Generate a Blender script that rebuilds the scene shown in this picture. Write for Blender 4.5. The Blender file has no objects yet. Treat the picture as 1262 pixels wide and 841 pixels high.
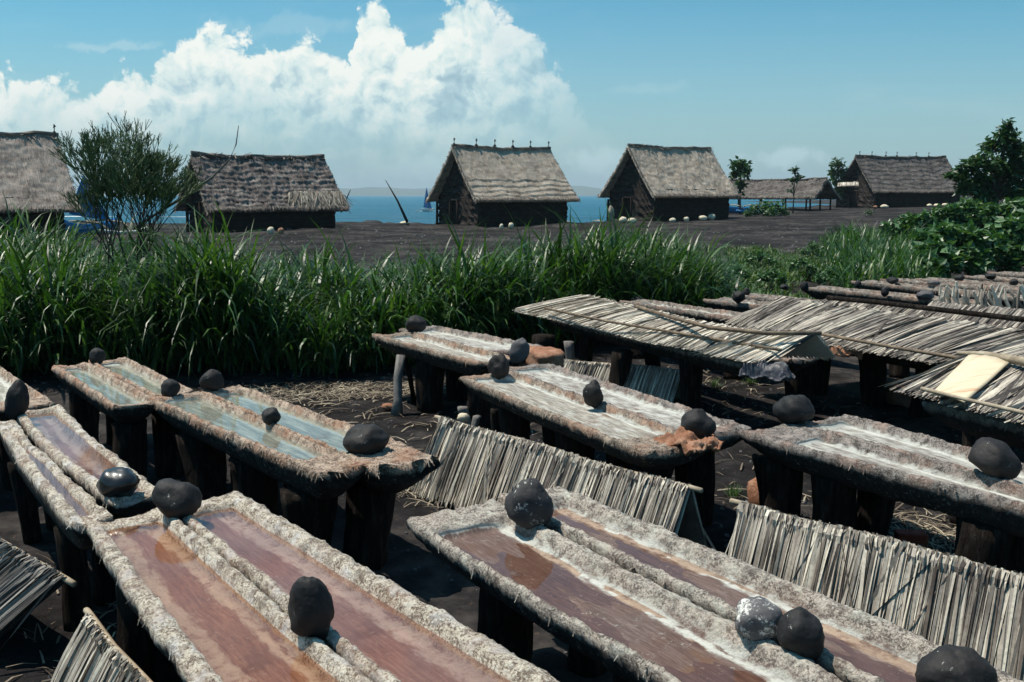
import bpy, math, random
import numpy as np
from mathutils import Vector, noise, Matrix
R = math.radians
S = bpy.context.scene
COL = S.collection
random.seed(7)
rng = np.random.default_rng(7)

# ------------------------------------------------------------------ camera
CAMH, PITCH, FPX = 2.0, R(8.34), 1227.0
cam = bpy.data.objects.new('camera', bpy.data.cameras.new('camera'))
COL.objects.link(cam)
cam.location = (0, 0, CAMH)
cam.rotation_euler = (math.pi / 2 - PITCH, 0, 0)
cam.data.sensor_width = 36
cam.data.lens = 35
cam.data.clip_start = 0.05
cam.data.clip_end = 60000
S.camera = cam
SUN = Vector((-0.36, 0.13, 0.92)).normalized()

# ------------------------------------------------------------------ exposure
S.view_settings.view_transform = 'Standard'
S.view_settings.look = 'None'
S.view_settings.exposure = 0.15
S.view_settings.gamma = 1
S.view_settings.use_curve_mapping = False
S.cycles.max_bounces = 6
S.cycles.transparent_max_bounces = 8
S.cycles.volume_bounces = 0

# ------------------------------------------------------------------ node helper
def nd(nt, typ, ins=None, **props):
    n = nt.nodes.new(typ)
    for k, v in props.items():
        setattr(n, k, v)
    for k, v in (ins or {}).items():
        s = n.inputs[k]
        if isinstance(v, bpy.types.NodeSocket):
            nt.links.new(v, s)
        else:
            if hasattr(s.default_value, '__len__') and not hasattr(v, '__len__'):
                v = [v] * len(s.default_value)
            if hasattr(s.default_value, '__len__') and len(s.default_value) == 4 and len(v) == 3:
                v = tuple(v) + (1,)
            s.default_value = v
    return n
def math_(nt, op, a, b=0.0, c=0.0, clamp=False):
    return nd(nt, 'ShaderNodeMath', {0: a, 1: b, 2: c}, operation=op, use_clamp=clamp).outputs[0]
def mixc(nt, f, a, b, blend='MIX'):
    n = nd(nt, 'ShaderNodeMix', {0: f, 6: a, 7: b}, data_type='RGBA', blend_type=blend)
    return n.outputs[2]
def ramp(nt, f, stops, interp='LINEAR'):
    n = nd(nt, 'ShaderNodeValToRGB', {0: f})
    cr = n.color_ramp
    cr.interpolation = interp
    while len(cr.elements) < len(stops):
        cr.elements.new(0.5)
    for e, (p, c) in zip(cr.elements, stops):
        e.position = p
        e.color = (c, c, c, 1) if not hasattr(c, '__len__') else tuple(c) + (1,)
    return n.outputs[0]
def smooth(nt, x, lo, hi):
    return nd(nt, 'ShaderNodeMapRange', {0: x, 1: lo, 2: hi, 3: 0.0, 4: 1.0}, interpolation_type='SMOOTHSTEP', clamp=True).outputs[0]
def noise_(nt, vec, scale, detail=4, rough=0.55, dist=0.0, out=0, dim='3D'):
    return nd(nt, 'ShaderNodeTexNoise', noise_dimensions=dim, ins={'Vector': vec, 'Scale': scale, 'Detail': detail, 'Roughness': rough, 'Distortion': dist}).outputs[out]

# ------------------------------------------------------------------ sky
def sky_uv(px, py):
    a = (px - 631) / FPX; b = (420.5 - py) / FPX
    dy = math.cos(PITCH) + b * math.sin(PITCH)
    dz = -math.sin(PITCH) + b * math.cos(PITCH)
    return a / dy, dz / dy
W = bpy.data.worlds.new('World')
S.world = W
W.use_nodes = True
nt = W.node_tree
nt.nodes.clear()
sky = nd(nt, 'ShaderNodeTexSky', sky_type='NISHITA', sun_disc=False, sun_elevation=math.asin(SUN.z),
         sun_rotation=math.atan2(SUN.x, SUN.y) % (2 * math.pi), altitude=0, air_density=1.0, dust_density=1.2, ozone_density=1.0)
tc = nd(nt, 'ShaderNodeTexCoord').outputs['Generated']
sx = nd(nt, 'ShaderNodeSeparateXYZ', {0: tc})
X, Y, Z = sx.outputs
Yp = math_(nt, 'MAXIMUM', Y, 0.05)
U = math_(nt, 'DIVIDE', X, Yp)
V = math_(nt, 'DIVIDE', Z, Yp)
outline = [(-500, 150), (-200, 100), (0, 96), (45, 100), (95, 104), (140, 88), (200, 68), (240, 48), (262, 34), (300, 38), (318, 62), (345, 48), (395, 58),
           (428, 68), (438, 22), (460, 5), (492, 28), (520, 46), (545, 8), (575, -8), (612, 2), (645, 36), (672, 62), (700, 105), (716, 132), (760, 165), (900, 230), (1800, 250)]
U0, U1 = -1.0, 1.0
fc = nd(nt, 'ShaderNodeFloatCurve', {0: 1.0})
cv = fc.mapping.curves[0]
pts = []
for px, py in outline:
    u, v = sky_uv(px, py)
    pts.append(((u - U0) / (U1 - U0), max(0, v / 0.25)))
pts = [p for p in pts if 0 <= p[0] <= 1]
cv.points[0].location = (0, pts[0][1]); cv.points[1].location = (1, pts[-1][1])
for p in pts:
    cv.points.new(*p)
for p in cv.points:
    p.handle_type = 'AUTO_CLAMPED'
fc.mapping.update()
pos = nd(nt, 'ShaderNodeCombineXYZ', {0: U, 1: V, 2: 0.0}).outputs[0]
def billow(vec):
    a = nd(nt, 'ShaderNodeTexVoronoi', {'Vector': vec, 'Scale': 26.0, 'Detail': 3.0, 'Roughness': 0.55, 'Lacunarity': 2.2}, feature='F1', voronoi_dimensions='2D', normalize=True).outputs[0]
    return math_(nt, 'SUBTRACT', 1.0, a)
wn = noise_(nt, pos, 16, 5, 0.6, 0, 1, '2D')
wn = nd(nt, 'ShaderNodeVectorMath', {0: wn, 1: (0.5, 0.5, 0.5)}, operation='SUBTRACT').outputs[0]
wn = nd(nt, 'ShaderNodeVectorMath', {0: wn, 1: (0.035, 0.035, 0.0)}, operation='MULTIPLY').outputs[0]
wpos = nd(nt, 'ShaderNodeVectorMath', {0: pos, 1: wn}, operation='ADD').outputs[0]
b0 = billow(wpos)
b1 = billow(nd(nt, 'ShaderNodeVectorMath', {0: wpos, 1: (-0.006, 0.009, 0)}, operation='ADD').outputs[0])
n40 = noise_(nt, pos, 40, 5, 0.6, dim='2D')
uw = math_(nt, 'ADD', U, math_(nt, 'MULTIPLY', math_(nt, 'SUBTRACT', n40, 0.5), 0.03))
nt.links.new(math_(nt, 'MULTIPLY_ADD', uw, 0.5, 0.5), fc.inputs[1])
top = math_(nt, 'MULTIPLY', fc.outputs[0], 0.25)
depth = math_(nt, 'SUBTRACT', top, V)
dens = math_(nt, 'ADD', depth, math_(nt, 'MULTIPLY', math_(nt, 'SUBTRACT', b0, 0.71), 0.085))
cover = smooth(nt, math_(nt, 'ADD', dens, math_(nt, 'MULTIPLY', math_(nt, 'SUBTRACT', n40, 0.5), 0.006)), -0.003, 0.008)
# the bank thins out towards its right end and towards its low base
thin = noise_(nt, pos, 9, 6, 0.6, dim='2D')
n14 = noise_(nt, pos, 13, 6, 0.6, dim='2D')
fade_u = smooth(nt, math_(nt, 'ADD', U, math_(nt, 'MULTIPLY', thin, 0.16)), 0.22, 0.00)
base = smooth(nt, math_(nt, 'ADD', V, math_(nt, 'MULTIPLY', thin, 0.08)), 0.070, 0.155)
cover = math_(nt, 'MULTIPLY', math_(nt, 'MULTIPLY', cover, fade_u), math_(nt, 'MULTIPLY_ADD', base, 0.80, 0.20))
relief = math_(nt, 'MULTIPLY', math_(nt, 'SUBTRACT', b0, b1), 1.9)
hgt = smooth(nt, depth, 0.12, 0.01)
lit = math_(nt, 'ADD', math_(nt, 'ADD', relief, math_(nt, 'MULTIPLY_ADD', hgt, 0.50, 0.42)), math_(nt, 'MULTIPLY', math_(nt, 'SUBTRACT', n14, 0.5), 1.5), clamp=True)
ccol = ramp(nt, lit, [(0.0, (0.33, 0.51, 0.60)), (0.35, (0.48, 0.66, 0.72)), (0.65, (0.74, 0.88, 0.86)), (1.0, (0.97, 1.0, 0.94))])
# wisps elsewhere: streaks above, small puffs low down
wv = nd(nt, 'ShaderNodeMapping', {'Vector': pos, 'Scale': (1.0, 4.5, 1.0), 'Rotation': (0, 0, R(4))}).outputs[0]
wisp = smooth(nt, noise_(nt, wv, 4.0, 7, 0.6, 0.4, dim='2D'), 0.50, 0.80)
pn = math_(nt, 'MULTIPLY', math_(nt, 'SUBTRACT', noise_(nt, pos, 30, 5, 0.65, dim='2D'), 0.5), 1.8)
def puff(px, py, rx, ry, k):
    u, v = sky_uv(px, py)
    q = nd(nt, 'ShaderNodeMapping', {'Vector': wpos, 'Location': (-u * FPX / rx, -v * FPX / ry, 0), 'Scale': (FPX / rx, FPX / ry, 1)}).outputs[0]
    d = math_(nt, 'ADD', nd(nt, 'ShaderNodeVectorMath', {0: q}, operation='LENGTH').outputs['Value'], pn)
    return math_(nt, 'MULTIPLY', smooth(nt, d, 1.05, 0.35), k)
pf = puff(733, 196, 38, 26, 0.6)
for a in ((965, 192, 62, 13, 0.6), (520, 205, 60, 16, 0.35), (650, 165, 50, 9, 0.25), (135, 53, 75, 7, 0.35), (360, 30, 120, 14, 0.2), (800, 110, 60, 8, 0.15)):
    pf = math_(nt, 'MAXIMUM', pf, puff(*a))
tint = mixc(nt, 1.0, sky.outputs[0], (0.80, 1.16, 1.20), 'MULTIPLY')
skyk = nd(nt, 'ShaderNodeVectorMath', {0: tint, 'Scale': 1.25}, operation='SCALE').outputs[0]
grad = smooth(nt, V, 0.02, 0.24)
skyk = mixc(nt, grad, skyk, mixc(nt, 1.0, skyk, (0.46, 0.86, 0.92), 'MULTIPLY'))
hz = smooth(nt, V, 0.22, 0.0)
skyk = mixc(nt, math_(nt, 'MULTIPLY', hz, 0.45), skyk, (3.7, 6.4, 7.7))
skyk = mixc(nt, math_(nt, 'MULTIPLY', wisp, 0.20), skyk, (6.2, 8.2, 9.0))
skyk = mixc(nt, pf, skyk, (7.4, 9.6, 10.0))
cl = nd(nt, 'ShaderNodeVectorMath', {0: ccol, 'Scale': 12.2}, operation='SCALE').outputs[0]
skyk = mixc(nt, math_(nt, 'MULTIPLY', cover, smooth(nt, Y, 0.05, 0.15)), skyk, cl)
W.cycles.sampling_method = 'MANUAL'
W.cycles.sample_map_resolution = 256
bg = nd(nt, 'ShaderNodeBackground', {0: skyk, 1: 0.075})
nt.links.new(bg.outputs[0], nd(nt, 'ShaderNodeOutputWorld').inputs[0])

# ------------------------------------------------------------------ sun
sl = bpy.data.lights.new('sun', 'SUN')
sl.energy = 5.0
sl.angle = R(0.53)
sl.color = (1.0, 0.93, 0.82)
so = bpy.data.objects.new('sun', sl)
COL.objects.link(so)
so.rotation_euler = (-SUN).to_track_quat('-Z', 'Y').to_euler()

# ------------------------------------------------------------------ object helpers
def at(px, py, z=0.65):
    """ground point seen at a place of the photograph, on the level z"""
    a = (px - 631) / FPX; b = (420.5 - py) / FPX
    dy = math.cos(PITCH) + b * math.sin(PITCH)
    dz = -math.sin(PITCH) + b * math.cos(PITCH)
    t = (z - CAMH) / dz
    return Vector((a * t, dy * t, z))
def atd(px, py, D):
    """point at distance D along y"""
    a = (px - 631) / FPX; b = (420.5 - py) / FPX
    dy = math.cos(PITCH) + b * math.sin(PITCH)
    dz = -math.sin(PITCH) + b * math.cos(PITCH)
    t = D / dy
    return Vector((a * t, D, CAMH + dz * t))
def tag(o, label=None, cat=None, group=None, kind=None):
    for k, v in (('label', label), ('category', cat), ('group', group), ('kind', kind)):
        if v: o[k] = v
    return o
def empty(name, loc, rz=0.0):
    o = bpy.data.objects.new(name, None)
    COL.objects.link(o)
    o.location = loc
    o.rotation_euler = (0, 0, rz)
    o.empty_display_size = 0.2
    return o
def mesh_obj(name, V_, F_, m, parent=None, smooth_=True, loc=None, rz=0.0, uv=None):
    me = bpy.data.meshes.new(name)
    me.from_pydata([tuple(v) for v in V_] if not isinstance(V_, np.ndarray) else V_.tolist(), [], F_ if not isinstance(F_, np.ndarray) else F_.tolist())
    if smooth_:
        me.polygons.foreach_set('use_smooth', [True] * len(me.polygons))
    if uv is not None:
        l = me.uv_layers.new(name='UVMap')
        vi = np.empty(len(me.loops), dtype=np.int32)
        me.loops.foreach_get('vertex_index', vi)
        l.data.foreach_set('uv', np.asarray(uv, dtype=np.float32)[vi].ravel())
    me.materials.append(m)
    me.update()
    o = bpy.data.objects.new(name, me)
    COL.objects.link(o)
    if parent: o.parent = parent
    if loc is not None: o.location = loc
    o.rotation_euler = (0, 0, rz)
    return o
class MB:
    def __init__(s): s.v = []; s.f = []
    def add(s, vs, fs):
        k = len(s.v)
        s.v += [tuple(v) for v in vs]
        s.f += [tuple(i + k for i in f) for f in fs]
    def tube(s, pts, rad, n=6, cap=True, jit=0.0):
        pts = [Vector(p) for p in pts]
        vs = []; fs = []
        for i, p in enumerate(pts):
            d = (pts[min(i + 1, len(pts) - 1)] - pts[max(i - 1, 0)]).normalized()
            up = Vector((0, 0, 1)) if abs(d.z) < 0.9 else Vector((1, 0, 0))
            a = d.cross(up).normalized(); b = d.cross(a)
            r = rad[i] if hasattr(rad, '__len__') else rad
            for j in range(n):
                t = 2 * math.pi * j / n
                rr = r * (1 + (random.uniform(-jit, jit) if jit else 0))
                vs.append(p + (a * math.cos(t) + b * math.sin(t)) * rr)
        for i in range(len(pts) - 1):
            for j in range(n):
                fs.append((i * n + j, i * n + (j + 1) % n, (i + 1) * n + (j + 1) % n, (i + 1) * n + j))
        if cap:
            fs.append(tuple(range(n - 1, -1, -1)))
            fs.append(tuple((len(pts) - 1) * n + j for j in range(n)))
        s.add(vs, fs)
    def box(s, lo, hi):
        x0, y0, z0 = lo; x1, y1, z1 = hi
        s.add([(x0, y0, z0), (x1, y0, z0), (x1, y1, z0), (x0, y1, z0), (x0, y0, z1), (x1, y0, z1), (x1, y1, z1), (x0, y1, z1)],
              [(3, 2, 1, 0), (4, 5, 6, 7), (0, 1, 5, 4), (1, 2, 6, 5), (2, 3, 7, 6), (3, 0, 4, 7)])
    def build(s, name, m, parent=None, smooth_=False, loc=None, rz=0.0):
        return mesh_obj(name, s.v, s.f, m, parent, smooth_, loc, rz)
def fbm(v, o=4):
    return noise.fractal(v, 1.0, 2.0, o)

# ------------------------------------------------------------------ materials
def new_mat(name):
    m = bpy.data.materials.new(name)
    m.use_nodes = True
    nt = m.node_tree
    nt.nodes.clear()
    out = nd(nt, 'ShaderNodeOutputMaterial')
    return m, nt, out
def finish(nt, out, col, rough=0.85, bump=None, bstr=0.5, bdist=0.01, spec=0.3, extra=None):
    ins = {'Base Color': col, 'Roughness': rough, 'Specular IOR Level': spec}
    if extra: ins.update(extra)
    p = nd(nt, 'ShaderNodeBsdfPrincipled', ins)
    if bump is not None:
        b = nd(nt, 'ShaderNodeBump', {'Height': bump, 'Strength': bstr, 'Distance': bdist})
        nt.links.new(b.outputs[0], p.inputs['Normal'])
    nt.links.new(p.outputs[0], out.inputs[0])
    return p
def objc(nt, sc=None):
    t = nd(nt, 'ShaderNodeTexCoord').outputs['Object']
    if sc: t = nd(nt, 'ShaderNodeMapping', {'Vector': t, 'Scale': sc}).outputs[0]
    return t
def m_simple(name, c0, c1, scale=6, stretch=None, rough=0.85, bstr=0.5, bdist=0.01, spec=0.3, c2=None, detail=8):
    m, nt, out = new_mat(name)
    v = objc(nt, stretch)
    n = noise_(nt, v, scale, detail, 0.65)
    st = [(0.3, c0), (0.7, c1)] if c2 is None else [(0.25, c0), (0.5, c1), (0.75, c2)]
    c = ramp(nt, n, st)
    finish(nt, out, c, rough, noise_(nt, v, scale * 4, 6, 0.7), bstr, bdist, spec)
    return m
def m_strand(name, stops, stretch=(1, 1, 1), rough=0.75, trans=0.0, spec=0.3, grain=60):
    """fibres: each strand has its own tone"""
    m, nt, out = new_mat(name)
    g = nd(nt, 'ShaderNodeNewGeometry')
    v = objc(nt, stretch)
    n = noise_(nt, v, 3.0, 5, 0.6)
    f = math_(nt, 'ADD', math_(nt, 'MULTIPLY', g.outputs['Random Per Island'], 0.72), math_(nt, 'MULTIPLY', math_(nt, 'SUBTRACT', n, 0.36), 0.9), clamp=True)
    c = ramp(nt, f, stops)
    fine = noise_(nt, v, grain, 3, 0.6)
    c = mixc(nt, math_(nt, 'MULTIPLY', smooth(nt, fine, 0.45, 0.75), 0.35), c, tuple(x * 0.45 for x in stops[0][1]))
    p = finish(nt, out, c, rough, fine, 0.3, 0.003, spec)
    if trans:
        t = nd(nt, 'ShaderNodeBsdfTranslucent', {0: mixc(nt, 1.0, c, (1.3, 1.5, 0.5), 'MULTIPLY')})
        mx = nd(nt, 'ShaderNodeMixShader', {0: trans, 1: p.outputs[0], 2: t.outputs[0]})
        nt.links.new(mx.outputs[0], out.inputs[0])
    return m

def m_trough(name, bed0, bed1, bed2, salt=0.5, rim0=(0.10, 0.07, 0.05), rim1=(0.42, 0.35, 0.28), rust=0.3, wet=0.0, bark=(0.014, 0.010, 0.008), grain=1.0):
    m, nt, out = new_mat(name)
    uv = nd(nt, 'ShaderNodeUVMap').outputs[0]
    s = nd(nt, 'ShaderNodeSeparateXYZ', {0: uv})
    zone = s.outputs[1]
    v = objc(nt)
    n_big = noise_(nt, v, 3.5, 4, 0.6)
    n_mid = noise_(nt, v, 18, 8, 0.7)
    n_fine = noise_(nt, v, 75, 5, 0.75)
    vs = objc(nt, (1.2, 12, 3))
    n_grain = noise_(nt, vs, 4 * grain, 8, 0.65, 0.3)
    n_grain2 = noise_(nt, objc(nt, (3.0, 60, 5)), 4, 7, 0.7, 0.3)
    # bed of the channel: wood stained along the grain
    bed = ramp(nt, n_grain, [(0.3, bed0), (0.5, bed1), (0.72, bed2)])
    bed = mixc(nt, math_(nt, 'MULTIPLY', smooth(nt, n_grain2, 0.52, 0.72), 0.28), bed, tuple(x * 0.45 for x in bed0))
    blotch = smooth(nt, n_big, 0.60, 0.70)
    bed = mixc(nt, math_(nt, 'MULTIPLY', blotch, 0.6), bed, (0.17, 0.085, 0.045))
    # salt crust: left along the foot of the walls and in patches
    zs = math_(nt, 'ADD', zone, math_(nt, 'MULTIPLY', math_(nt, 'SUBTRACT', noise_(nt, objc(nt, (1, 3, 1)), 7, 6, 0.65), 0.5), 0.55))
    edge = math_(nt, 'MULTIPLY', smooth(nt, zs, 0.60, 0.68), smooth(nt, zs, 0.62 + 0.42 * salt + 0.06, 0.62 + 0.30 * salt))
    saltc = mixc(nt, n_fine, (0.40, 0.39, 0.35), (0.78, 0.77, 0.70))
    bed = mixc(nt, math_(nt, 'MULTIPLY', edge, math_(nt, 'MULTIPLY_ADD', smooth(nt, n_mid, 0.30, 0.52), 0.80, 0.15)), bed, saltc)
    # rim and crust
    k = math_(nt, 'ADD', math_(nt, 'MULTIPLY', n_mid, 0.38), math_(nt, 'MULTIPLY', noise_(nt, v, 110, 6, 0.8), 0.62))
    rim = ramp(nt, k, [(0.36, tuple(a * .55 for a in rim0)), (0.45, rim0), (0.53, rim1), (0.64, tuple(min(.72, a * 1.35) for a in rim1))])
    rim = mixc(nt, math_(nt, 'MULTIPLY', smooth(nt, noise_(nt, v, 7, 5, 0.7), 0.50, 0.66), 0.55), rim, tuple(min(.75, a * 1.5 + .04) for a in rim1))
    rim = mixc(nt, math_(nt, 'MULTIPLY', smooth(nt, noise_(nt, objc(nt, (1, 1, 1)), 10, 6, 0.75), 0.52, 0.62), 0.6), rim, tuple(a * .8 for a in rim0))
    rim = mixc(nt, math_(nt, 'MULTIPLY', smooth(nt, n_big, 0.5, 0.62), rust), rim, (0.30, 0.125, 0.06))
    bark_shade = mixc(nt, smooth(nt, n_mid, 0.45, 0.7), bark, tuple(x * 3.0 for x in bark))  # bark, coloured near black to deepen the shade below the lip
    jz = math_(nt, 'ADD', zone, math_(nt, 'MULTIPLY', math_(nt, 'SUBTRACT', n_mid, 0.5), 0.25))
    c = mixc(nt, smooth(nt, jz, 0.12, 0.30), bark_shade, rim)
    c = mixc(nt, smooth(nt, jz, 0.60, 0.70), c, bed)
    c = mixc(nt, math_(nt, 'MULTIPLY', smooth(nt, noise_(nt, v, 45, 7, 0.8), 0.56, 0.66), math_(nt, 'MULTIPLY', smooth(nt, noise_(nt, v, 5, 4), 0.42, 0.62), 0.7)), c, saltc)
    h = math_(nt, 'ADD', math_(nt, 'MULTIPLY', n_fine, 0.6), n_mid)
    hb = mixc(nt, smooth(nt, zone, 0.65, 0.8), h, math_(nt, 'MULTIPLY', n_grain2, 0.4))
    bedz = smooth(nt, jz, 0.72, 0.85)
    rg = math_(nt, 'SUBTRACT', 0.9, math_(nt, 'MULTIPLY', math_(nt, 'MULTIPLY', bedz, smooth(nt, n_big, 0.62, 0.42)), wet))
    finish(nt, out, c, rg, hb, 1.0, 0.02, 0.4)
    return m

def m_brine(name, tint, dirt=0.3, dcol=(0.30, 0.16, 0.12)):
    """shallow water: clear tinted film with suspended mud, mirror at grazing angles"""
    m, nt, out = new_mat(name)
    v = objc(nt)
    nb = noise_(nt, v, 55, 2, 0.5)
    b = nd(nt, 'ShaderNodeBump', {'Height': nb, 'Strength': 0.04, 'Distance': 0.004}).outputs[0]
    t = nd(nt, 'ShaderNodeBsdfTransparent', {0: tint})
    cloud = noise_(nt, objc(nt, (1.0, 1.5, 1)), 2.6, 5, 0.55)
    d = nd(nt, 'ShaderNodeBsdfDiffuse', {0: dcol})
    body = nd(nt, 'ShaderNodeMixShader', {0: math_(nt, 'MULTIPLY', smooth(nt, cloud, 0.3, 0.65), dirt), 1: t.outputs[0], 2: d.outputs[0]})
    g = nd(nt, 'ShaderNodeBsdfGlossy', {0: (1, 1, 1), 'Roughness': 0.03, 'Normal': b})
    f = nd(nt, 'ShaderNodeFresnel', {0: 1.42, 'Normal': b}).outputs[0]
    mx = nd(nt, 'ShaderNodeMixShader', {0: f, 1: body.outputs[0], 2: g.outputs[0]})
    nt.links.new(mx.outputs[0], out.inputs[0])
    return m

def m_ground():
    m, nt, out = new_mat('black_sand')
    v = objc(nt)
    n1 = noise_(nt, v, 0.35, 6, 0.6); n2 = noise_(nt, v, 3, 8, 0.65); n3 = noise_(nt, v, 160, 3, 0.7)
    c = ramp(nt, math_(nt, 'ADD', math_(nt, 'MULTIPLY', n1, 0.5), math_(nt, 'MULTIPLY', n2, 0.5)), [(0.41, (0.011, 0.0100, 0.0100)), (0.5, (0.026, 0.0235, 0.024)), (0.59, (0.068, 0.060, 0.056))])
    c = mixc(nt, math_(nt, 'MULTIPLY', smooth(nt, n3, 0.60, 0.72), 0.55), c, (0.11, 0.095, 0.088))
    c = mixc(nt, math_(nt, 'MULTIPLY', smooth(nt, noise_(nt, v, 26, 4, 0.7), 0.62, 0.70), 0.6), c, (0.16, 0.10, 0.065))
    h = math_(nt, 'ADD', math_(nt, 'MULTIPLY', n3, 0.3), noise_(nt, v, 22, 8, 0.75))
    finish(nt, out, c, 0.95, h, 0.8, 0.03, 0.05)
    return m
def m_sea():
    m, nt, out = new_mat('sea_water')
    v = objc(nt)
    w = noise_(nt, objc(nt, (1, 2.4, 1)), 0.5, 8, 0.7)
    big = noise_(nt, objc(nt, (0.006, 0.03, 1)), 1.0, 5, 0.6)
    c = ramp(nt, big, [(0.35, (0.012, 0.115, 0.19)), (0.7, (0.030, 0.175, 0.26))])
    crest = smooth(nt, noise_(nt, objc(nt, (0.10, 0.30, 1)), 1.0, 8, 0.8), 0.66, 0.74)
    c = mixc(nt, math_(nt, 'MULTIPLY', crest, 0.5), c, (0.5, 0.6, 0.62))
    finish(nt, out, c, 0.42, w, 1.0, 1.2, 0.12)
    return m
def m_stone(name, c0, c1, salt=0.0, rough=0.72, coat=0.0):
    m, nt, out = new_mat(name)
    v = objc(nt)
    n = noise_(nt, v, 9, 8, 0.65)
    fine = noise_(nt, v, 90, 4, 0.7)
    c = ramp(nt, n, [(0.3, c0), (0.7, c1)])
    c = mixc(nt, smooth(nt, fine, 0.62, 0.74), c, tuple(x * 1.8 for x in c1))
    if salt:
        ns = noise_(nt, v, 16, 8, 0.8)
        c = mixc(nt, smooth(nt, ns, 0.63 - 0.11 * salt, 0.70 - 0.11 * salt), c, (0.72, 0.70, 0.64))
    pit = nd(nt, 'ShaderNodeTexVoronoi', {'Vector': v, 'Scale': 60.0}).outputs[0]
    finish(nt, out, c, rough, math_(nt, 'ADD', math_(nt, 'MULTIPLY', pit, 0.4), n), 0.30 if not coat else 0.1, 0.010, 0.4, {'Coat Weight': coat, 'Coat Roughness': 0.16})
    return m
def m_thatch(name, c0, c1, c2, sc=(1.3, 1, 1), grain=1.0):
    m, nt, out = new_mat(name)
    uv = nd(nt, 'ShaderNodeUVMap').outputs[0]      # metres along the roof, metres down the slope
    a = nd(nt, 'ShaderNodeMapping', {'Vector': uv, 'Scale': (14, 1.2, 1)}).outputs[0]
    b = nd(nt, 'ShaderNodeMapping', {'Vector': uv, 'Scale': (0.5, 2.2, 1)}).outputs[0]
    st = noise_(nt, a, 1.6 * grain, 7, 0.75)
    bl = noise_(nt, uv, 0.9, 7, 0.65)
    ban = noise_(nt, b, 1.5, 6, 0.6)
    f = math_(nt, 'ADD', math_(nt, 'MULTIPLY', st, 0.45), math_(nt, 'ADD', math_(nt, 'MULTIPLY', bl, 0.35), math_(nt, 'MULTIPLY', ban, 0.25)))
    c = ramp(nt, f, [(0.42, c0), (0.52, c1), (0.63, c2)])
    finish(nt, out, c, 0.95, st, 1.0, 0.12, 0.1)
    return m

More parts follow.
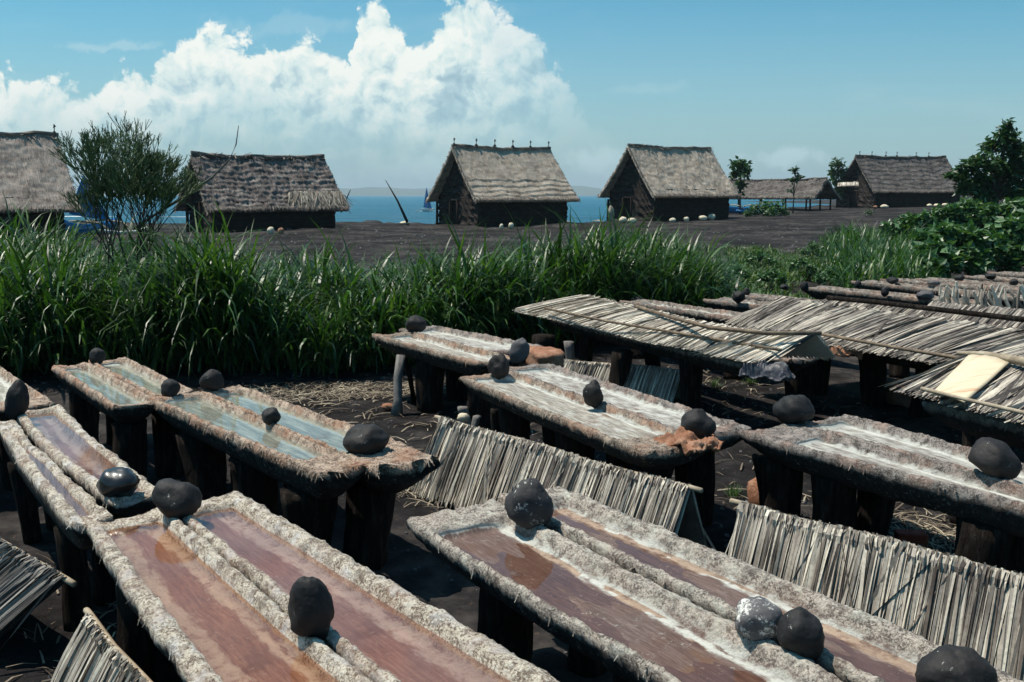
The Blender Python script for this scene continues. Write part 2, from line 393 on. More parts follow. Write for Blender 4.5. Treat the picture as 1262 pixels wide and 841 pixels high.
GROUND = m_ground()
M = dict(
    sea=m_sea(),
    foam=m_simple('surf', (0.7, 0.75, 0.75), (0.8, 0.82, 0.82), 1),
    hills=m_simple('distant_hills', (0.03, 0.05, 0.03), (0.07, 0.085, 0.05), 0.004, rough=0.95),
    post=m_simple('old_post_wood', (0.008, 0.006, 0.005), (0.024, 0.018, 0.015), 5, (6, 6, 1), 0.95, 1.0, 0.03, c2=(0.085, 0.068, 0.056), spec=.1),
    post_grey=m_simple('bleached_post_wood', (0.10, 0.09, 0.085), (0.26, 0.24, 0.22), 6, (5, 5, 1), 0.85, 0.6, 0.01),
    polebrown=m_simple('dark_bamboo', (0.05, 0.035, 0.025), (0.17, 0.12, 0.08), 9, None, 0.7, 0.4, 0.006, c2=(0.34, 0.26, 0.17)),
    pole=m_simple('bamboo', (0.12, 0.085, 0.055), (0.34, 0.27, 0.19), 9, None, 0.7, 0.4, 0.006, c2=(0.5, 0.43, 0.33)),
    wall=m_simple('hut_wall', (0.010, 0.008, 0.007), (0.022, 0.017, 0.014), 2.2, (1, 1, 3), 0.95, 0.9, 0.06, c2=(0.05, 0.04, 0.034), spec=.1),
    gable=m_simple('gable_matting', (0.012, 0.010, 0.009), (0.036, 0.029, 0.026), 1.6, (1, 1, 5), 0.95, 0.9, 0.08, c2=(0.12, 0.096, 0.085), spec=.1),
    inside=m_simple('dark_interior', (0.01, 0.009, 0.008), (0.02, 0.018, 0.015), 3),  # near-black standing for shade inside the doorways; finials share it
    thatchA=m_thatch('thatch_grey', (0.14, 0.108, 0.09), (0.40, 0.325, 0.275), (0.66, 0.55, 0.47)),
    thatchB=m_thatch('thatch_dark', (0.030, 0.024, 0.023), (0.18, 0.148, 0.135), (0.48, 0.405, 0.36)),
    thatchC=m_thatch('thatch_pale', (0.17, 0.128, 0.095), (0.48, 0.39, 0.31), (0.74, 0.62, 0.50)),
    thatchD=m_thatch('thatch_far', (0.050, 0.042, 0.038), (0.135, 0.115, 0.105), (0.27, 0.235, 0.215)),
    patch=m_strand('fresh_thatch', [(0.1, (0.14, 0.11, 0.085)), (0.5, (0.30, 0.25, 0.20)), (0.9, (0.50, 0.43, 0.35))]),
    fringe=m_strand('thatch_fringe', [(0.1, (0.05, 0.04, 0.035)), (0.5, (0.17, 0.14, 0.12)), (0.9, (0.36, 0.30, 0.24))]),
    leafdry=m_strand('dry_palm_leaf', [(0.08, (0.050, 0.040, 0.036)), (0.36, (0.19, 0.160, 0.140)), (0.66, (0.42, 0.365, 0.305)), (0.95, (0.76, 0.675, 0.54))]),
    leafdark=m_strand('dark_palm_leaf', [(0.05, (0.03, 0.025, 0.024)), (0.4, (0.10, 0.088, 0.082)), (0.7, (0.22, 0.20, 0.18)), (0.95, (0.42, 0.38, 0.33))]),
    leafgrey=m_strand('grey_palm_leaf', [(0.08, (0.050, 0.038, 0.032)), (0.34, (0.24, 0.20, 0.165)), (0.62, (0.52, 0.455, 0.375)), (0.95, (0.84, 0.76, 0.62))]),
    leafpale=m_strand('pale_palm_leaf', [(0.08, (0.10, 0.08, 0.068)), (0.34, (0.36, 0.305, 0.25)), (0.64, (0.66, 0.585, 0.48)), (0.95, (0.86, 0.79, 0.67))]),
    sheath=m_simple('palm_sheath', (0.50, 0.40, 0.26), (0.72, 0.60, 0.42), 3, (0.6, 6, 1), 0.6, 0.3, 0.004, c2=(0.50, 0.22, 0.10)),
    under=m_simple('leaf_backing', (0.05, 0.04, 0.033), (0.12, 0.10, 0.08), 12),
    straw=m_strand('straw', [(0.1, (0.06, 0.045, 0.032)), (0.5, (0.18, 0.14, 0.10)), (0.9, (0.46, 0.39, 0.28))]),
    grass=m_strand('cane_grass', [(0.05, (0.008, 0.024, 0.007)), (0.40, (0.024, 0.068, 0.015)), (0.72, (0.056, 0.130, 0.026)), (0.92, (0.12, 0.19, 0.045)), (1.0, (0.36, 0.31, 0.17))], rough=0.42, trans=0.28, spec=0.5),
    grassdim=m_strand('field_grass', [(0.05, (0.018, 0.040, 0.014)), (0.45, (0.045, 0.10, 0.030)), (0.75, (0.10, 0.16, 0.05)), (0.98, (0.26, 0.22, 0.12))], rough=0.6, trans=0.25),
    leaf=m_strand('tree_leaf', [(0.05, (0.014, 0.040, 0.014)), (0.5, (0.038, 0.095, 0.030)), (0.95, (0.10, 0.18, 0.07))], rough=0.45, trans=0.2, spec=0.5),
    leafbroad=m_strand('broad_leaf', [(0.05, (0.02, 0.06, 0.02)), (0.5, (0.06, 0.14, 0.05)), (0.95, (0.17, 0.27, 0.12))], rough=0.4, trans=0.22, spec=0.5),
    twiggreen=m_strand('pencil_twig', [(0.05, (0.03, 0.055, 0.024)), (0.5, (0.075, 0.13, 0.05)), (0.95, (0.19, 0.23, 0.11))], rough=0.6),
    bark=m_simple('bark', (0.03, 0.024, 0.018), (0.10, 0.08, 0.06), 8, (3, 3, 1)),
    branch=m_simple('bare_branch', (0.10, 0.085, 0.075), (0.26, 0.23, 0.20), 8),
    brick=m_simple('red_brick', (0.20, 0.035, 0.022), (0.36, 0.075, 0.045), 18),
    blue=m_simple('blue_paint', (0.01, 0.14, 0.36), (0.03, 0.24, 0.50), 3, None, 0.5, 0.1),
    white=m_simple('white_paint', (0.6, 0.6, 0.58), (0.8, 0.8, 0.78), 6, None, 0.5, 0.1),
    pale=m_simple('husk', (0.45, 0.36, 0.24), (0.78, 0.70, 0.54), 9),
    rag=m_simple('faded_plastic_rag', (0.012, 0.012, 0.016), (0.06, 0.06, 0.075), 11, None, 0.45, 0.5, 0.01, c2=(0.28, 0.25, 0.23)),
    rust=m_simple('rusty_bark', (0.16, 0.065, 0.035), (0.36, 0.17, 0.10), 9, None, 0.9, 1.0, 0.02, c2=(0.50, 0.32, 0.22)),
    stone=m_stone('basalt', (0.0045, 0.004, 0.0045), (0.015, 0.0135, 0.0145), 0.10),
    stone2=m_stone('basalt_brown', (0.006, 0.005, 0.005), (0.021, 0.017, 0.0165), 0.14),
    stonegrey=m_stone('grey_basalt', (0.05, 0.047, 0.05), (0.13, 0.12, 0.125)),
    stonewet=m_stone('wet_basalt', (0.006, 0.006, 0.007), (0.014, 0.013, 0.015), 0, 0.42, 0.55),
    stonesalt=m_stone('salted_basalt', (0.016, 0.015, 0.017), (0.045, 0.040, 0.042), 0.55),
    stonesalt2=m_stone('salt_caked_basalt', (0.05, 0.047, 0.05), (0.16, 0.15, 0.155), 1.0),
)
T = dict(
    pink=m_trough('trough_pink', (0.21, 0.110, 0.075), (0.31, 0.185, 0.135), (0.44, 0.31, 0.24), 0.50, (0.17, 0.12, 0.09), (0.70, 0.61, 0.49), 0.22, grain=1.8),
    blue=m_trough('trough_blue', (0.12, 0.11, 0.085), (0.32, 0.31, 0.26), (0.64, 0.62, 0.54), 0.75, (0.12, 0.075, 0.055), (0.50, 0.38, 0.29), 0.5),
    dry=m_trough('trough_dry', (0.11, 0.092, 0.078), (0.28, 0.245, 0.205), (0.62, 0.57, 0.48), 0.85, (0.075, 0.050, 0.038), (0.38, 0.30, 0.235), 0.40, 0.2, grain=1.4),
    white=m_trough('trough_white', (0.10, 0.085, 0.075), (0.24, 0.21, 0.185), (0.50, 0.46, 0.40), 0.95, (0.065, 0.054, 0.050), (0.32, 0.275, 0.245), 0.28, 0.15, grain=1.2),
    wood=m_trough('trough_wood', (0.085, 0.050, 0.041), (0.145, 0.086, 0.070), (0.25, 0.175, 0.15), 0.45, (0.13, 0.105, 0.09), (0.54, 0.47, 0.40), 0.15, 0.62, grain=2.2),
    far=m_trough('trough_far', (0.08, 0.065, 0.058), (0.20, 0.17, 0.15), (0.44, 0.39, 0.33), 0.3, (0.07, 0.055, 0.048), (0.28, 0.235, 0.20), 0.3),
)
BR = dict(
    pink=m_brine('brine_pink', (0.86, 0.71, 0.62), 0.22, (0.24, 0.135, 0.10)),
    violet=m_brine('brine_violet', (0.84, 0.71, 0.67), 0.28, (0.24, 0.155, 0.135)),
    blue=m_brine('brine_blue', (0.82, 0.85, 0.83), 0.22, (0.24, 0.27, 0.27)),
    brown=m_brine('brine_brown', (0.86, 0.76, 0.71), 0.15, (0.24, 0.15, 0.12)),
)

# ------------------------------------------------------------------ terrain, sea, hills
def sstep(x, a, b):
    t = min(1, max(0, (x - a) / (b - a)))
    return t * t * (3 - 2 * t)
def gh(x, y, fine=True):
    cr = 66 + max(0.0, x - 5) * 1.6
    h = 0.02 * max(0, x) * sstep(y, 48, 72)
    h += 0.25 * math.exp(-((x + 10) / 4.5) ** 2 - ((y - 52) / 4) ** 2)
    h += 0.30 * sstep(y, cr - 8, cr - 1) * (0.6 + 0.4 * noise.noise(Vector((x * 0.25, y * 0.25, 3))))
    if y > cr:
        h -= min(4.5, (y - cr) * 0.16)
    if fine:
        h += 0.035 * fbm(Vector((x * 0.5, y * 0.5, 0)), 4) * (1 + 2 * sstep(y, 18, 40)) + 0.010 * fbm(Vector((x * 4, y * 4, 5)), 3)
    return h
def axis(lo, n0, n1, hi, step):
    a = list(np.arange(n0, n1 + 1e-6, step))
    s, x = step, n1
    while x < hi:
        s *= 1.07; x += s; a.append(x)
    s, x = step, n0
    while x > lo:
        s *= 1.07; x -= s; a.insert(0, x)
    return a
gx = axis(-260, -6, 8, 420, 0.09); gy = axis(-60, 2, 14, 560, 0.09)
vs = [(x, y, gh(x, y)) for y in gy for x in gx]
nx = len(gx)
fs = [(j * nx + i, j * nx + i + 1, (j + 1) * nx + i + 1, (j + 1) * nx + i) for j in range(len(gy) - 1) for i in range(nx - 1)]
tag(mesh_obj('ground', vs, fs, GROUND), kind='structure')
mb = MB()
SEAZ = -1.7
mb.add([(-14000, 55, SEAZ), (14000, 55, SEAZ), (14000, 16000, SEAZ), (-14000, 16000, SEAZ)], [(0, 1, 2, 3)])
tag(mb.build('sea', M['sea']), kind='structure')
# surf lines near the beach
mb = MB()
for (y0, w, th) in ((172, 2.2, 0.22),):
    pr = None
    for i in range(260):
        x = -110 + i * 1.0
        k = max(0, noise.noise(Vector((x * 0.06, y0, 0))) + 0.25 - th) * w
        y = y0 + 3 * math.sin(x * 0.05) + noise.noise(Vector((x * 0.2, y0, 4)))
        cur = [(x, y - k, SEAZ + .02), (x, y - k * .3, SEAZ + .16 * min(1, k)), (x, y + k, SEAZ + .02)]
        if pr: mb.add(pr + cur, [(0, 3, 4, 1), (1, 4, 5, 2)])
        pr = cur
tag(mb.build('surf', M['foam'], smooth_=True), kind='structure')
# far island
def hills(name, D, x0, x1, hfun, depth):
    vs, fs = [], []
    n = 160; rows = 14
    for j in range(rows):
        t = j / (rows - 1)
        for i in range(n):
            x = x0 + (x1 - x0) * i / (n - 1)
            e = math.sin(math.pi * t) ** 0.8
            z = hfun(i / (n - 1)) * e * (0.85 + 0.3 * fbm(Vector((x * 0.003, t * 4, 2)), 5))
            vs.append((x, D + depth * t, SEAZ - 1 + z))
    for j in range(rows - 1):
        for i in range(n - 1):
            fs.append((j * n + i, j * n + i + 1, (j + 1) * n + i + 1, (j + 1) * n + i))
    return tag(mesh_obj(name, vs, fs, M['hills']), kind='structure')
hills('island', 6200, -3600, 1500, lambda t: 72 * min(1, 5 * (1 - t), 6 * t) * (0.75 + 0.3 * math.sin(t * 9 + 1) ** 2), 1500)

# ------------------------------------------------------------------ salt troughs
def trough(name, c0, c1, w0, w1, z, matl, label, group, brine=None, e0=0.10, e1=0.10, depth=0.062, thick=0.20, sag=0.0, side=0.0, lvl=0.030, step=0.014,
           saddle=0.022, bow=0.0, seed=0, rimw=0.033, fray=0.03, ztilt=0.0, rough=1.0, fibres=22):
    """half palm trunk hollowed to a channel; c0 far end, c1 near end (xy), widths w0, w1"""
    d = Vector((c1.x - c0.x, c1.y - c0.y)); L = d.length
    rz = math.atan2(d.y, d.x)
    nu = max(24, int(L / step)); NI = 26; NO = 16
    vs, uvs, fs = [], [], []
    sd = seed * 17.3
    e0w = max(0.02, e0); e1w = max(0.02, e1)
    def prof(u):
        x = u * L
        wob = 0.016 * noise.noise(Vector((x * 1.3, sd, 0))) + 0.008 * noise.noise(Vector((x * 5, sd, 1)))
        w = (w0 + (w1 - w0) * u) + wob
        cy = bow * math.sin(math.pi * u) + 0.012 * noise.noise(Vector((x * 0.9, sd, 7)))
        # open[0..1]: 0 in the end blocks, 1 along the channel
        op = sstep(x, e0w - 0.025, e0w + 0.03) * (1 - sstep(x, L - e1w - 0.03, L - e1w + 0.025))
        return x, w, cy, op
    ring = NI + NO
    for i in range(nu + 1):
        u = i / nu
        x, w, cy, op = prof(u)
        zc = -sag * math.sin(math.pi * u) + ztilt * (u - .5)
        hw = w / 2
        eL = 0.010 * noise.noise(Vector((x * 9, sd, 21))) + 0.016 * noise.noise(Vector((x * 2.6, sd, 23)))
        eR = 0.010 * noise.noise(Vector((x * 9, sd, 31))) + 0.016 * noise.noise(Vector((x * 2.6, sd, 33)))
        taper = 1 - 0.62 * (math.exp(-x / 0.09) + math.exp(-(L - x) / 0.09))
        for j in range(NI):
            s = j / (NI - 1) * 2 - 1            # -1..1 across
            y = s * hw + (eR if s > 0 else -eL) * abs(s) ** 4
            rw_ = rimw if not hasattr(rimw, '__len__') else rimw[0 if y < 0 else 1]   # (left, right) as seen from the camera
            k = (hw - abs(y)) / rw_            # rim widths from the outer edge
            wall = sstep(k, 0.85, 1.45)
            lip = -0.016 * (1 - sstep(k, 0.0, 0.35))
            bedn = 0.010 * fbm(Vector((x * 2.2, y * 7, sd + 3)), 3)
            zz = lip - depth * wall * op + bedn * wall * op - saddle * (1 - op) * (1 - s * s) - 0.30 * side * 0
            rn = fbm(Vector((x * 26, y * 26, sd)), 4)
            r2 = fbm(Vector((x * 7, y * 9, sd + 9)), 3)
            amp = (1 - wall * op * 0.93)
            zz += rough * amp * (0.0075 * rn + 0.0060 * r2 + 0.004 * noise.noise(Vector((x * 70, y * 70, sd))))
            fx = 0.0
            if i == 0 or i == nu:
                fx = fray * noise.noise(Vector((y * 14, sd, 2.0 + i))) * 1.4
            elif i < 4: fx = fray * noise.noise(Vector((y * 14, sd, 2.0))) * (1 - i / 4)
            elif i > nu - 4: fx = fray * noise.noise(Vector((y * 14, sd, 2.0 + nu))) * (1 - (nu - i) / 4)
            if wall * op > 0.01:
                zone = 0.55 + 0.13 * sstep(k, 0.8, 1.5) + 0.32 * sstep(k, 1.5, 3.4)
                zone = 0.5 + (zone - 0.5) * op
            else:
                zone = 0.30 + 0.2 * sstep(k, 0, .4)
            vs.append((x + fx, y + cy + 0.006 * r2 * amp, zz + zc)); uvs.append((x, zone))
        for j in range(NO):
            a = (j + 1) / (NO + 1) * math.pi     # right edge round to left edge
            yy = math.cos(a) * hw * (1.0 - 0.04 * math.sin(a))
            zz = -0.034 - (thick - 0.034) * math.sin(a) ** 1.25 * taper
            rn = fbm(Vector((x * 12, yy * 8, zz * 12 + sd)), 4)
            hang = 0.022 * abs(noise.noise(Vector((x * 22, sd, a * 2)))) * math.exp(-((a if a < 1.57 else math.pi - a) - 0.35) ** 2 / 0.08)
            yy += (eR if yy > 0 else -eL) * abs(math.cos(a)) ** 3
            vs.append((x, yy * (1 + 0.08 * rn) + cy, zz + 0.012 * rn - hang + zc))
            uvs.append((x, 0.26 * (1 - sstep(math.sin(a), 0.04, 0.42))))
    for i in range(nu):
        for j in range(ring):
            a, b = i * ring + j, i * ring + (j + 1) % ring
            fs.append((a, a + ring, b + ring, b))
    fs.append(tuple(range(ring)))
    fs.append(tuple(nu * ring + j for j in range(ring - 1, -1, -1)))
    # torn bark fibres hanging from both outer edges and the two ends
    rr_ = random.Random(seed * 7 + 1)
    for _ in range(int(L * fibres)):
        i = rr_.randrange(0, nu + 1); sdn = rr_.choice((0, 1))
        j = NI - 1 if sdn else 0
        p = Vector(vs[i * ring + j]); o_ = 1 if sdn else -1
        if rr_.random() < .12:
            i = rr_.choice((0, nu)); j = rr_.randrange(NI); p = Vector(vs[i * ring + j]); dd = Vector(((1 if i else -1) * rr_.uniform(.01, .035), rr_.uniform(-.01, .01), -rr_.uniform(.005, .035)))
            ww_ = Vector((0, rr_.uniform(.002, .006), 0))
        else:
            dd = Vector((rr_.uniform(-.012, .012), o_ * rr_.uniform(.0, .018), -rr_.uniform(.010, .042)))
            ww_ = Vector((rr_.uniform(.002, .007), 0, 0))
        p.z -= rr_.uniform(0, .012)
        k0 = len(vs)
        vs += [p - ww_, p + ww_, p + dd + ww_ * .3, p + dd - ww_ * .3]
        zz_ = rr_.uniform(.2, .42)
        uvs += [(p.x, zz_)] * 4
        fs.append((k0, k0 + 1, k0 + 2, k0 + 3))
    if brine is None:
        o = mesh_obj(name, vs, fs, matl, None, True, (c0.x, c0.y, z), rz, uvs)
        return tag(o, label, 'salt trough', group)
    root = empty(name, (c0.x, c0.y, z), rz)
    tag(root, label, 'salt trough', group)
    mesh_obj('trunk_shell', vs, fs, matl, root, True, None, 0, uvs)
    bv, bf = [], []
    nb = 50
    xa, xb = e0w - 0.01, L - e1w + 0.01
    for i in range(nb + 1):
        u = (xa + (xb - xa) * i / nb) / L
        x, w, cy, op = prof(u)
        hl, hr = (rimw, rimw) if not hasattr(rimw, '__len__') else rimw
        zc = -sag * math.sin(math.pi * u) * 0.0
        for s in (-1, -0.33, 0.33, 1):
            bv.append((x, s * (w / 2 - (hl if s < 0 else hr) * 1.02) + cy, -lvl - (sag * 0.75)))
    for i in range(nb):
        for k in range(3):
            bf.append((i * 4 + k, (i + 1) * 4 + k, (i + 1) * 4 + k + 1, i * 4 + k + 1))
    mesh_obj('brine', bv, bf, brine, root, True)
    return root

TG = 'hollowed palm trunk salt troughs'
def stump(x, y, z0, z1, r, label, m='post', jit=0.12, group='posts carrying the salt troughs', flat=1.0, rz=None):
    """short trunk section, squarish, a little thicker at the head"""
    n = 14; rows = 7
    sd = random.random() * 99
    vs, fs = [], []
    rz = random.random() * 3 if rz is None else rz
    lx, ly = random.uniform(-.06, .06), random.uniform(-.06, .06)
    for k in range(rows + 1):
        t = k / rows
        rr = r * (0.80 + 0.25 * t + 0.10 * (1 - t) ** 3)
        for j in range(n):
            a = 2 * math.pi * j / n
            q = 1 + 0.34 * noise.noise(Vector((math.cos(a) * 1.3, math.sin(a) * 1.3, t * 1.1 + sd))) + jit * 0.7 * noise.noise(Vector((math.cos(a) * 4, math.sin(a) * 4, t * 4 + sd)))
            vs.append((math.cos(a) * rr * q + lx * (1 - t), math.sin(a) * rr * q * flat + ly * (1 - t), z0 - 0.02 + (z1 - z0 + 0.02) * t))
    for k in range(rows):
        for j in range(n):
            fs.append((k * n + j, k * n + (j + 1) % n, (k + 1) * n + (j + 1) % n, (k + 1) * n + j))
    fs.append(tuple(rows * n + j for j in range(n)))
    fs.append(tuple(range(n - 1, -1, -1)))
    o = mesh_obj('support_post', vs, fs, M[m], None, True, (x, y, 0), rz)
    return tag(o, label, 'post', group)

def V2(p): return Vector((p[0], p[1]))
def pair(A, M0, B, C_, M1, D_, z, mats, desc, labels, brines=(None, None), gap=0.02, posts=((.16, 'far'), (.84, 'near')), pr=0.12, seed=0, thick=0.20, **kw):
    P_ = [V2(at(*p, z)) if not isinstance(p, Vector) else p.copy() for p in (A, M0, B, C_, M1, D_)]
    A, M0, B, C_, M1, D_ = P_
    out = []
    for k, (a, b, c, d) in enumerate(((A, M0, C_, M1), (M0, B, M1, D_))):
        c0 = (a + b) / 2; c1 = (c + d) / 2
        ax = (c1 - c0).normalized(); pp = Vector((-ax.y, ax.x))
        w0 = abs((b - a).dot(pp)) - gap; w1 = abs((d - c).dot(pp)) - gap
        # keep ends where the side edges start
        kk = {key: (v[k] if isinstance(v, tuple) else v) for key, v in kw.items()}   # a tuple holds one value for each of the two
        trough('salt_trough', c0, c1, w0, w1, z, mats[k], labels[k], TG, brines[k], seed=seed * 2 + k, thick=thick, **kk)
        for (u, en) in posts:
            q = c0.lerp(c1, u)
            w = w0 + (w1 - w0) * u
            stump(q.x, q.y, gh(q.x, q.y), z - thick + 0.03, min(pr, w * 0.48) * random.uniform(0.92, 1.08),
                  '%s hand post under the %s of the %s' % (('left', 'right')[k], en + ' end' if en != 'middle' else en, desc))
    return P_

# P1 foreground left
p = [V2(at(97, 640)), V2(at(200, 618)), V2(at(295, 603)), V2(at(240, 841)), V2(at(470, 841)), V2(at(705, 841))]
def ext(a, c, k): return a + (c - a) * k
pair(p[0], p[1], p[2], ext(p[0], p[3], 1.45), ext(p[1], p[4], 1.42), ext(p[2], p[5], 1.30), .65, (T['pink'], T['pink']), 'foreground left troughs',
     ('pink brine trough in the foreground, left one of the front left pair', 'pink brine trough in the foreground, right one of the front left pair'),
     (BR['pink'], BR['violet']), gap=0.012, seed=1, step=0.009, fibres=14, rimw=([0.066, 0.046], [0.040, 0.066]), e0=(0.13, 0.13), saddle=(0.035, 0.02), lvl=(0.040, 0.042), depth=0.068, posts=((.12, 'far'), (.62, 'near')))
# P2 left middle, sagging
pair((-6, 522), (16, 509), (73, 493), (98, 662), (127, 615), (207, 602), .655, (T['pink'], T['pink']), 'bowed pair at the left edge',
     ('bowed violet brine trough at the left edge, outer left one of its pair', 'bowed violet brine trough at the left edge, right one of its pair'),
     (BR['violet'], BR['violet']), gap=0.035, seed=2, step=0.010, e0=(0.07, 0.06), e1=(0.13, 0.14), sag=0.030, lvl=0.020, depth=0.075, rimw=0.050, posts=((.2, 'far'), (.8, 'near')))
# P2b beyond it, mostly outside the frame
B_ = V2(at(0, 449)); D_ = V2(at(67, 495)); o_ = Vector((-.29, -.22))
pair(B_ + o_ * 2, B_ + o_, B_, D_ + o_ * 2, D_ + o_, D_, 0.655, (T['dry'], T['blue']), 'rearmost pair at the left edge',
     ('dry grey trough cut by the left edge of the picture, outer one of its pair', 'grey trough with an orange stained end, behind the tall leaning stone at the left edge'),
     (None, None), gap=0.015, seed=3, e1=(0.2, 0.28), posts=((.3, 'far'), (.85, 'near')))
# P3
pair((64, 450), (108, 445), (152, 438), (143, 503), (192, 488), (238, 478), .65, (T['blue'], T['blue']), 'small greenish pair at the left',
     ('shallow trough with greenish brine by the tall grass, left one of the small left pair', 'shallow trough with greenish brine by the tall grass, right one of the small left pair'),
     (BR['blue'], BR['blue']), gap=0.012, seed=4, e0=0.09, e1=0.08, lvl=(0.047, 0.052), depth=0.06, pr=0.11, posts=((.22, 'far'), (.9, 'near')))
# P4
pair((188, 493), (240, 478), (303, 476), (388, 580), (455, 573), (550, 566), .65, (T['blue'], T['blue']), 'blue brine pair',
     ('trough of sky blue brine with a hairy brown rim, left of the blue pair', 'trough of sky blue brine, right of the blue pair, nearer the open sand'),
     (BR['blue'], BR['blue']), gap=0.006, seed=5, fibres=110, step=0.010, rimw=([.036, .024], [.026, .030]), e0=(0.10, 0.14), e1=(0.30, 0.42), lvl=0.036, depth=0.055, saddle=0.008, pr=0.14, thick=0.22, fray=0.07, rough=1.3, posts=((.2, 'far'), (.52, 'middle'), (.84, 'near')))
# P5
pair((463, 413), (498, 406), (527, 399), (600, 449), (626, 437), (652, 421), .631, (T['dry'], T['white']), 'pair on thin legs by the grass',
     ('dry trough on thin bent legs by the grass, left one of its pair', 'dry trough with white salt by the grass, right one of the thin legged pair'),
     (None, None), gap=0.01, seed=6, rimw=([.030, .022], [.022, .026]), e0=0.12, e1=0.10, posts=((.42, 'middle'), (.88, 'near')), pr=0.13)
# P6
pair((565, 464), (632, 457), (664, 443), (802, 560), (868, 541), (915, 521), .65, (T['dry'], T['white']), 'long dry pair in the middle',
     ('long dry scraped wood trough in the middle, left one, ending in rusty bark', 'long dry trough in the middle, right one, with a small stone half way along'),
     (None, None), gap=0.015, seed=7, rimw=([.032, .022], [.022, .028]), e0=(0.10, 0.09), e1=(0.30, 0.14), depth=0.05, saddle=0.006, thick=0.19, posts=((.2, 'far'), (.55, 'middle'), (.9, 'near')))
# P7
q = [V2(at(900, 527)), V2(at(982, 521)), V2(at(1036, 507)), V2(at(1262, 622)), V2(at(1262, 597)), V2(at(1262, 569))]
pair(q[0], q[1], q[2], ext(q[0], q[3], 1.25), ext(q[1], q[4], 1.32), ext(q[2], q[5], 1.5), .65, (T['white'], T['white']), 'white streaked pair at the right',
     ('grey trough with a bright white salt streak at the right, left one of its pair', 'grey white streaked trough under the pear shaped stone at the right edge'),
     (None, None), gap=0.006, seed=8, rimw=([.032, .024], [.024, .030]), e0=(0.30, 0.06), posts=((.06, 'far'), (.26, 'middle'), (.70, 'near')), pr=0.12, depth=0.06)
# P8 foreground centre
q = [V2(at(495, 640)), V2(at(612, 612)), V2(at(692, 593)), V2(at(822, 841)), V2(at(1070, 841)), V2(at(1272, 832))]
pair(q[0], q[1], q[2], ext(q[0], q[3], 1.5), ext(q[1], q[4], 1.42), ext(q[2], q[5], 1.32), .65, (T['wood'], T['wood']), 'foreground middle troughs',
     ('wet brown wooden trough in the foreground, left one of the front middle pair', 'wet reddish wooden trough in the foreground, right one of the front middle pair'),
     (BR['brown'], BR['brown']), gap=0.045, seed=9, step=0.009, fibres=14, e0=(0.20, 0.15), saddle=0.012, depth=0.060, lvl=0.059, rimw=([0.022, 0.055], [0.040, 0.060]), thick=0.21, posts=((.18, 'far'), (.5, 'middle')))

# far rows behind, mostly bare trunks
FAR = [((759, 372), (796, 366), (922, 398), (932, 384), .706, 'pale bare trunk trough behind the near leaf roof', 'pale bare'),
       ((868, 370), (892, 364), (968, 382), (985, 374), .724, 'short trough with rusty bark behind the pale bare trough', 'short rusty'),
       ((905, 364), (925, 359), (1128, 391), (1160, 383), .743, 'long shaded trough with a pale rim, nearest of the far rows', 'nearest far'),
       ((992, 355), (1008, 350), (1195, 376), (1215, 368), .743, 'far trough with the flat grey stone on it, second far row', 'second far'),
       ((1052, 348), (1070, 343), (1262, 371), (1285, 363), .743, 'far trough of brown bark, third of the far rows', 'third far'),
       ((1085, 345), (1100, 340.5), (1285, 362), (1305, 356), .743, 'far trough crossed by small dark stones, fourth of the far rows', 'fourth far'),
       ((1130, 344), (1142, 340), (1310, 358), (1322, 353), .762, 'thin grey far trough beside the broad leaved bushes, fifth far row', 'fifth far'),
       ((1190, 341), (1202, 337), (1330, 353), (1342, 348), .762, 'farthest trough but one at the right edge', 'sixth far'),
       ((1222, 336), (1234, 332.5), (1350, 348), (1362, 343), .762, 'farthest trough of all, at the right edge below the bushes', 'farthest')]
for i, (a, b, c, d, z, lab, ds) in enumerate(FAR):
    A, B, C_, D_ = (V2(at(*k, z)) for k in (a, b, c, d))
    c0, c1 = (A + B) / 2, (C_ + D_) / 2
    ax = (c1 - c0).normalized(); pp = Vector((-ax.y, ax.x))
    w = max(0.26, min(0.38, abs((B - A).dot(pp))))
    trough('salt_trough', c0, c1, w, w, z, T['far'], lab, TG, None, e0=.2, e1=.15, seed=30 + i, step=0.03, thick=.2, depth=0.05)
    for u, en in ((.12, 'left'), (.88, 'right')):
        q = c0.lerp(c1, u)
        stump(q.x, q.y, gh(q.x, q.y), z - .19, .11, 'dark post under the %s end of the %s trough' % (en, ds))

# thin bent legs of the pair by the grass
def leg(pts, r, label, m='post_grey'):
    mb = MB(); mb.tube([Vector(p) for p in pts], r, 8, jit=0.12)
    return tag(mb.build('support_post', M[m], smooth_=True), label, 'post', 'posts carrying the salt troughs')
g = at(489, 510, 0)
leg([(g.x, g.y, -.02), (g.x + .01, g.y + .02, .12), (g.x + .0, g.y + .1, .32), (g.x + .03, g.y + .16, .52)], [.06, .045, .04, .045], 'pale crooked leg at the near left corner of the pair by the grass', 'post_grey')
g = at(511, 497, 0)
leg([(g.x, g.y, -.02), (g.x - .05, g.y, .3), (g.x - .08, g.y - .25, .50)], [.03, .028, .03], 'thin dark leg second from the left under the pair by the grass', 'post')
g = at(523, 492, 0)
leg([(g.x, g.y, -.02), (g.x, g.y - .1, .3), (g.x + .03, g.y - .3, .50)], [.035, .03, .032], 'thin dark leg third from the left under the pair by the grass', 'post')

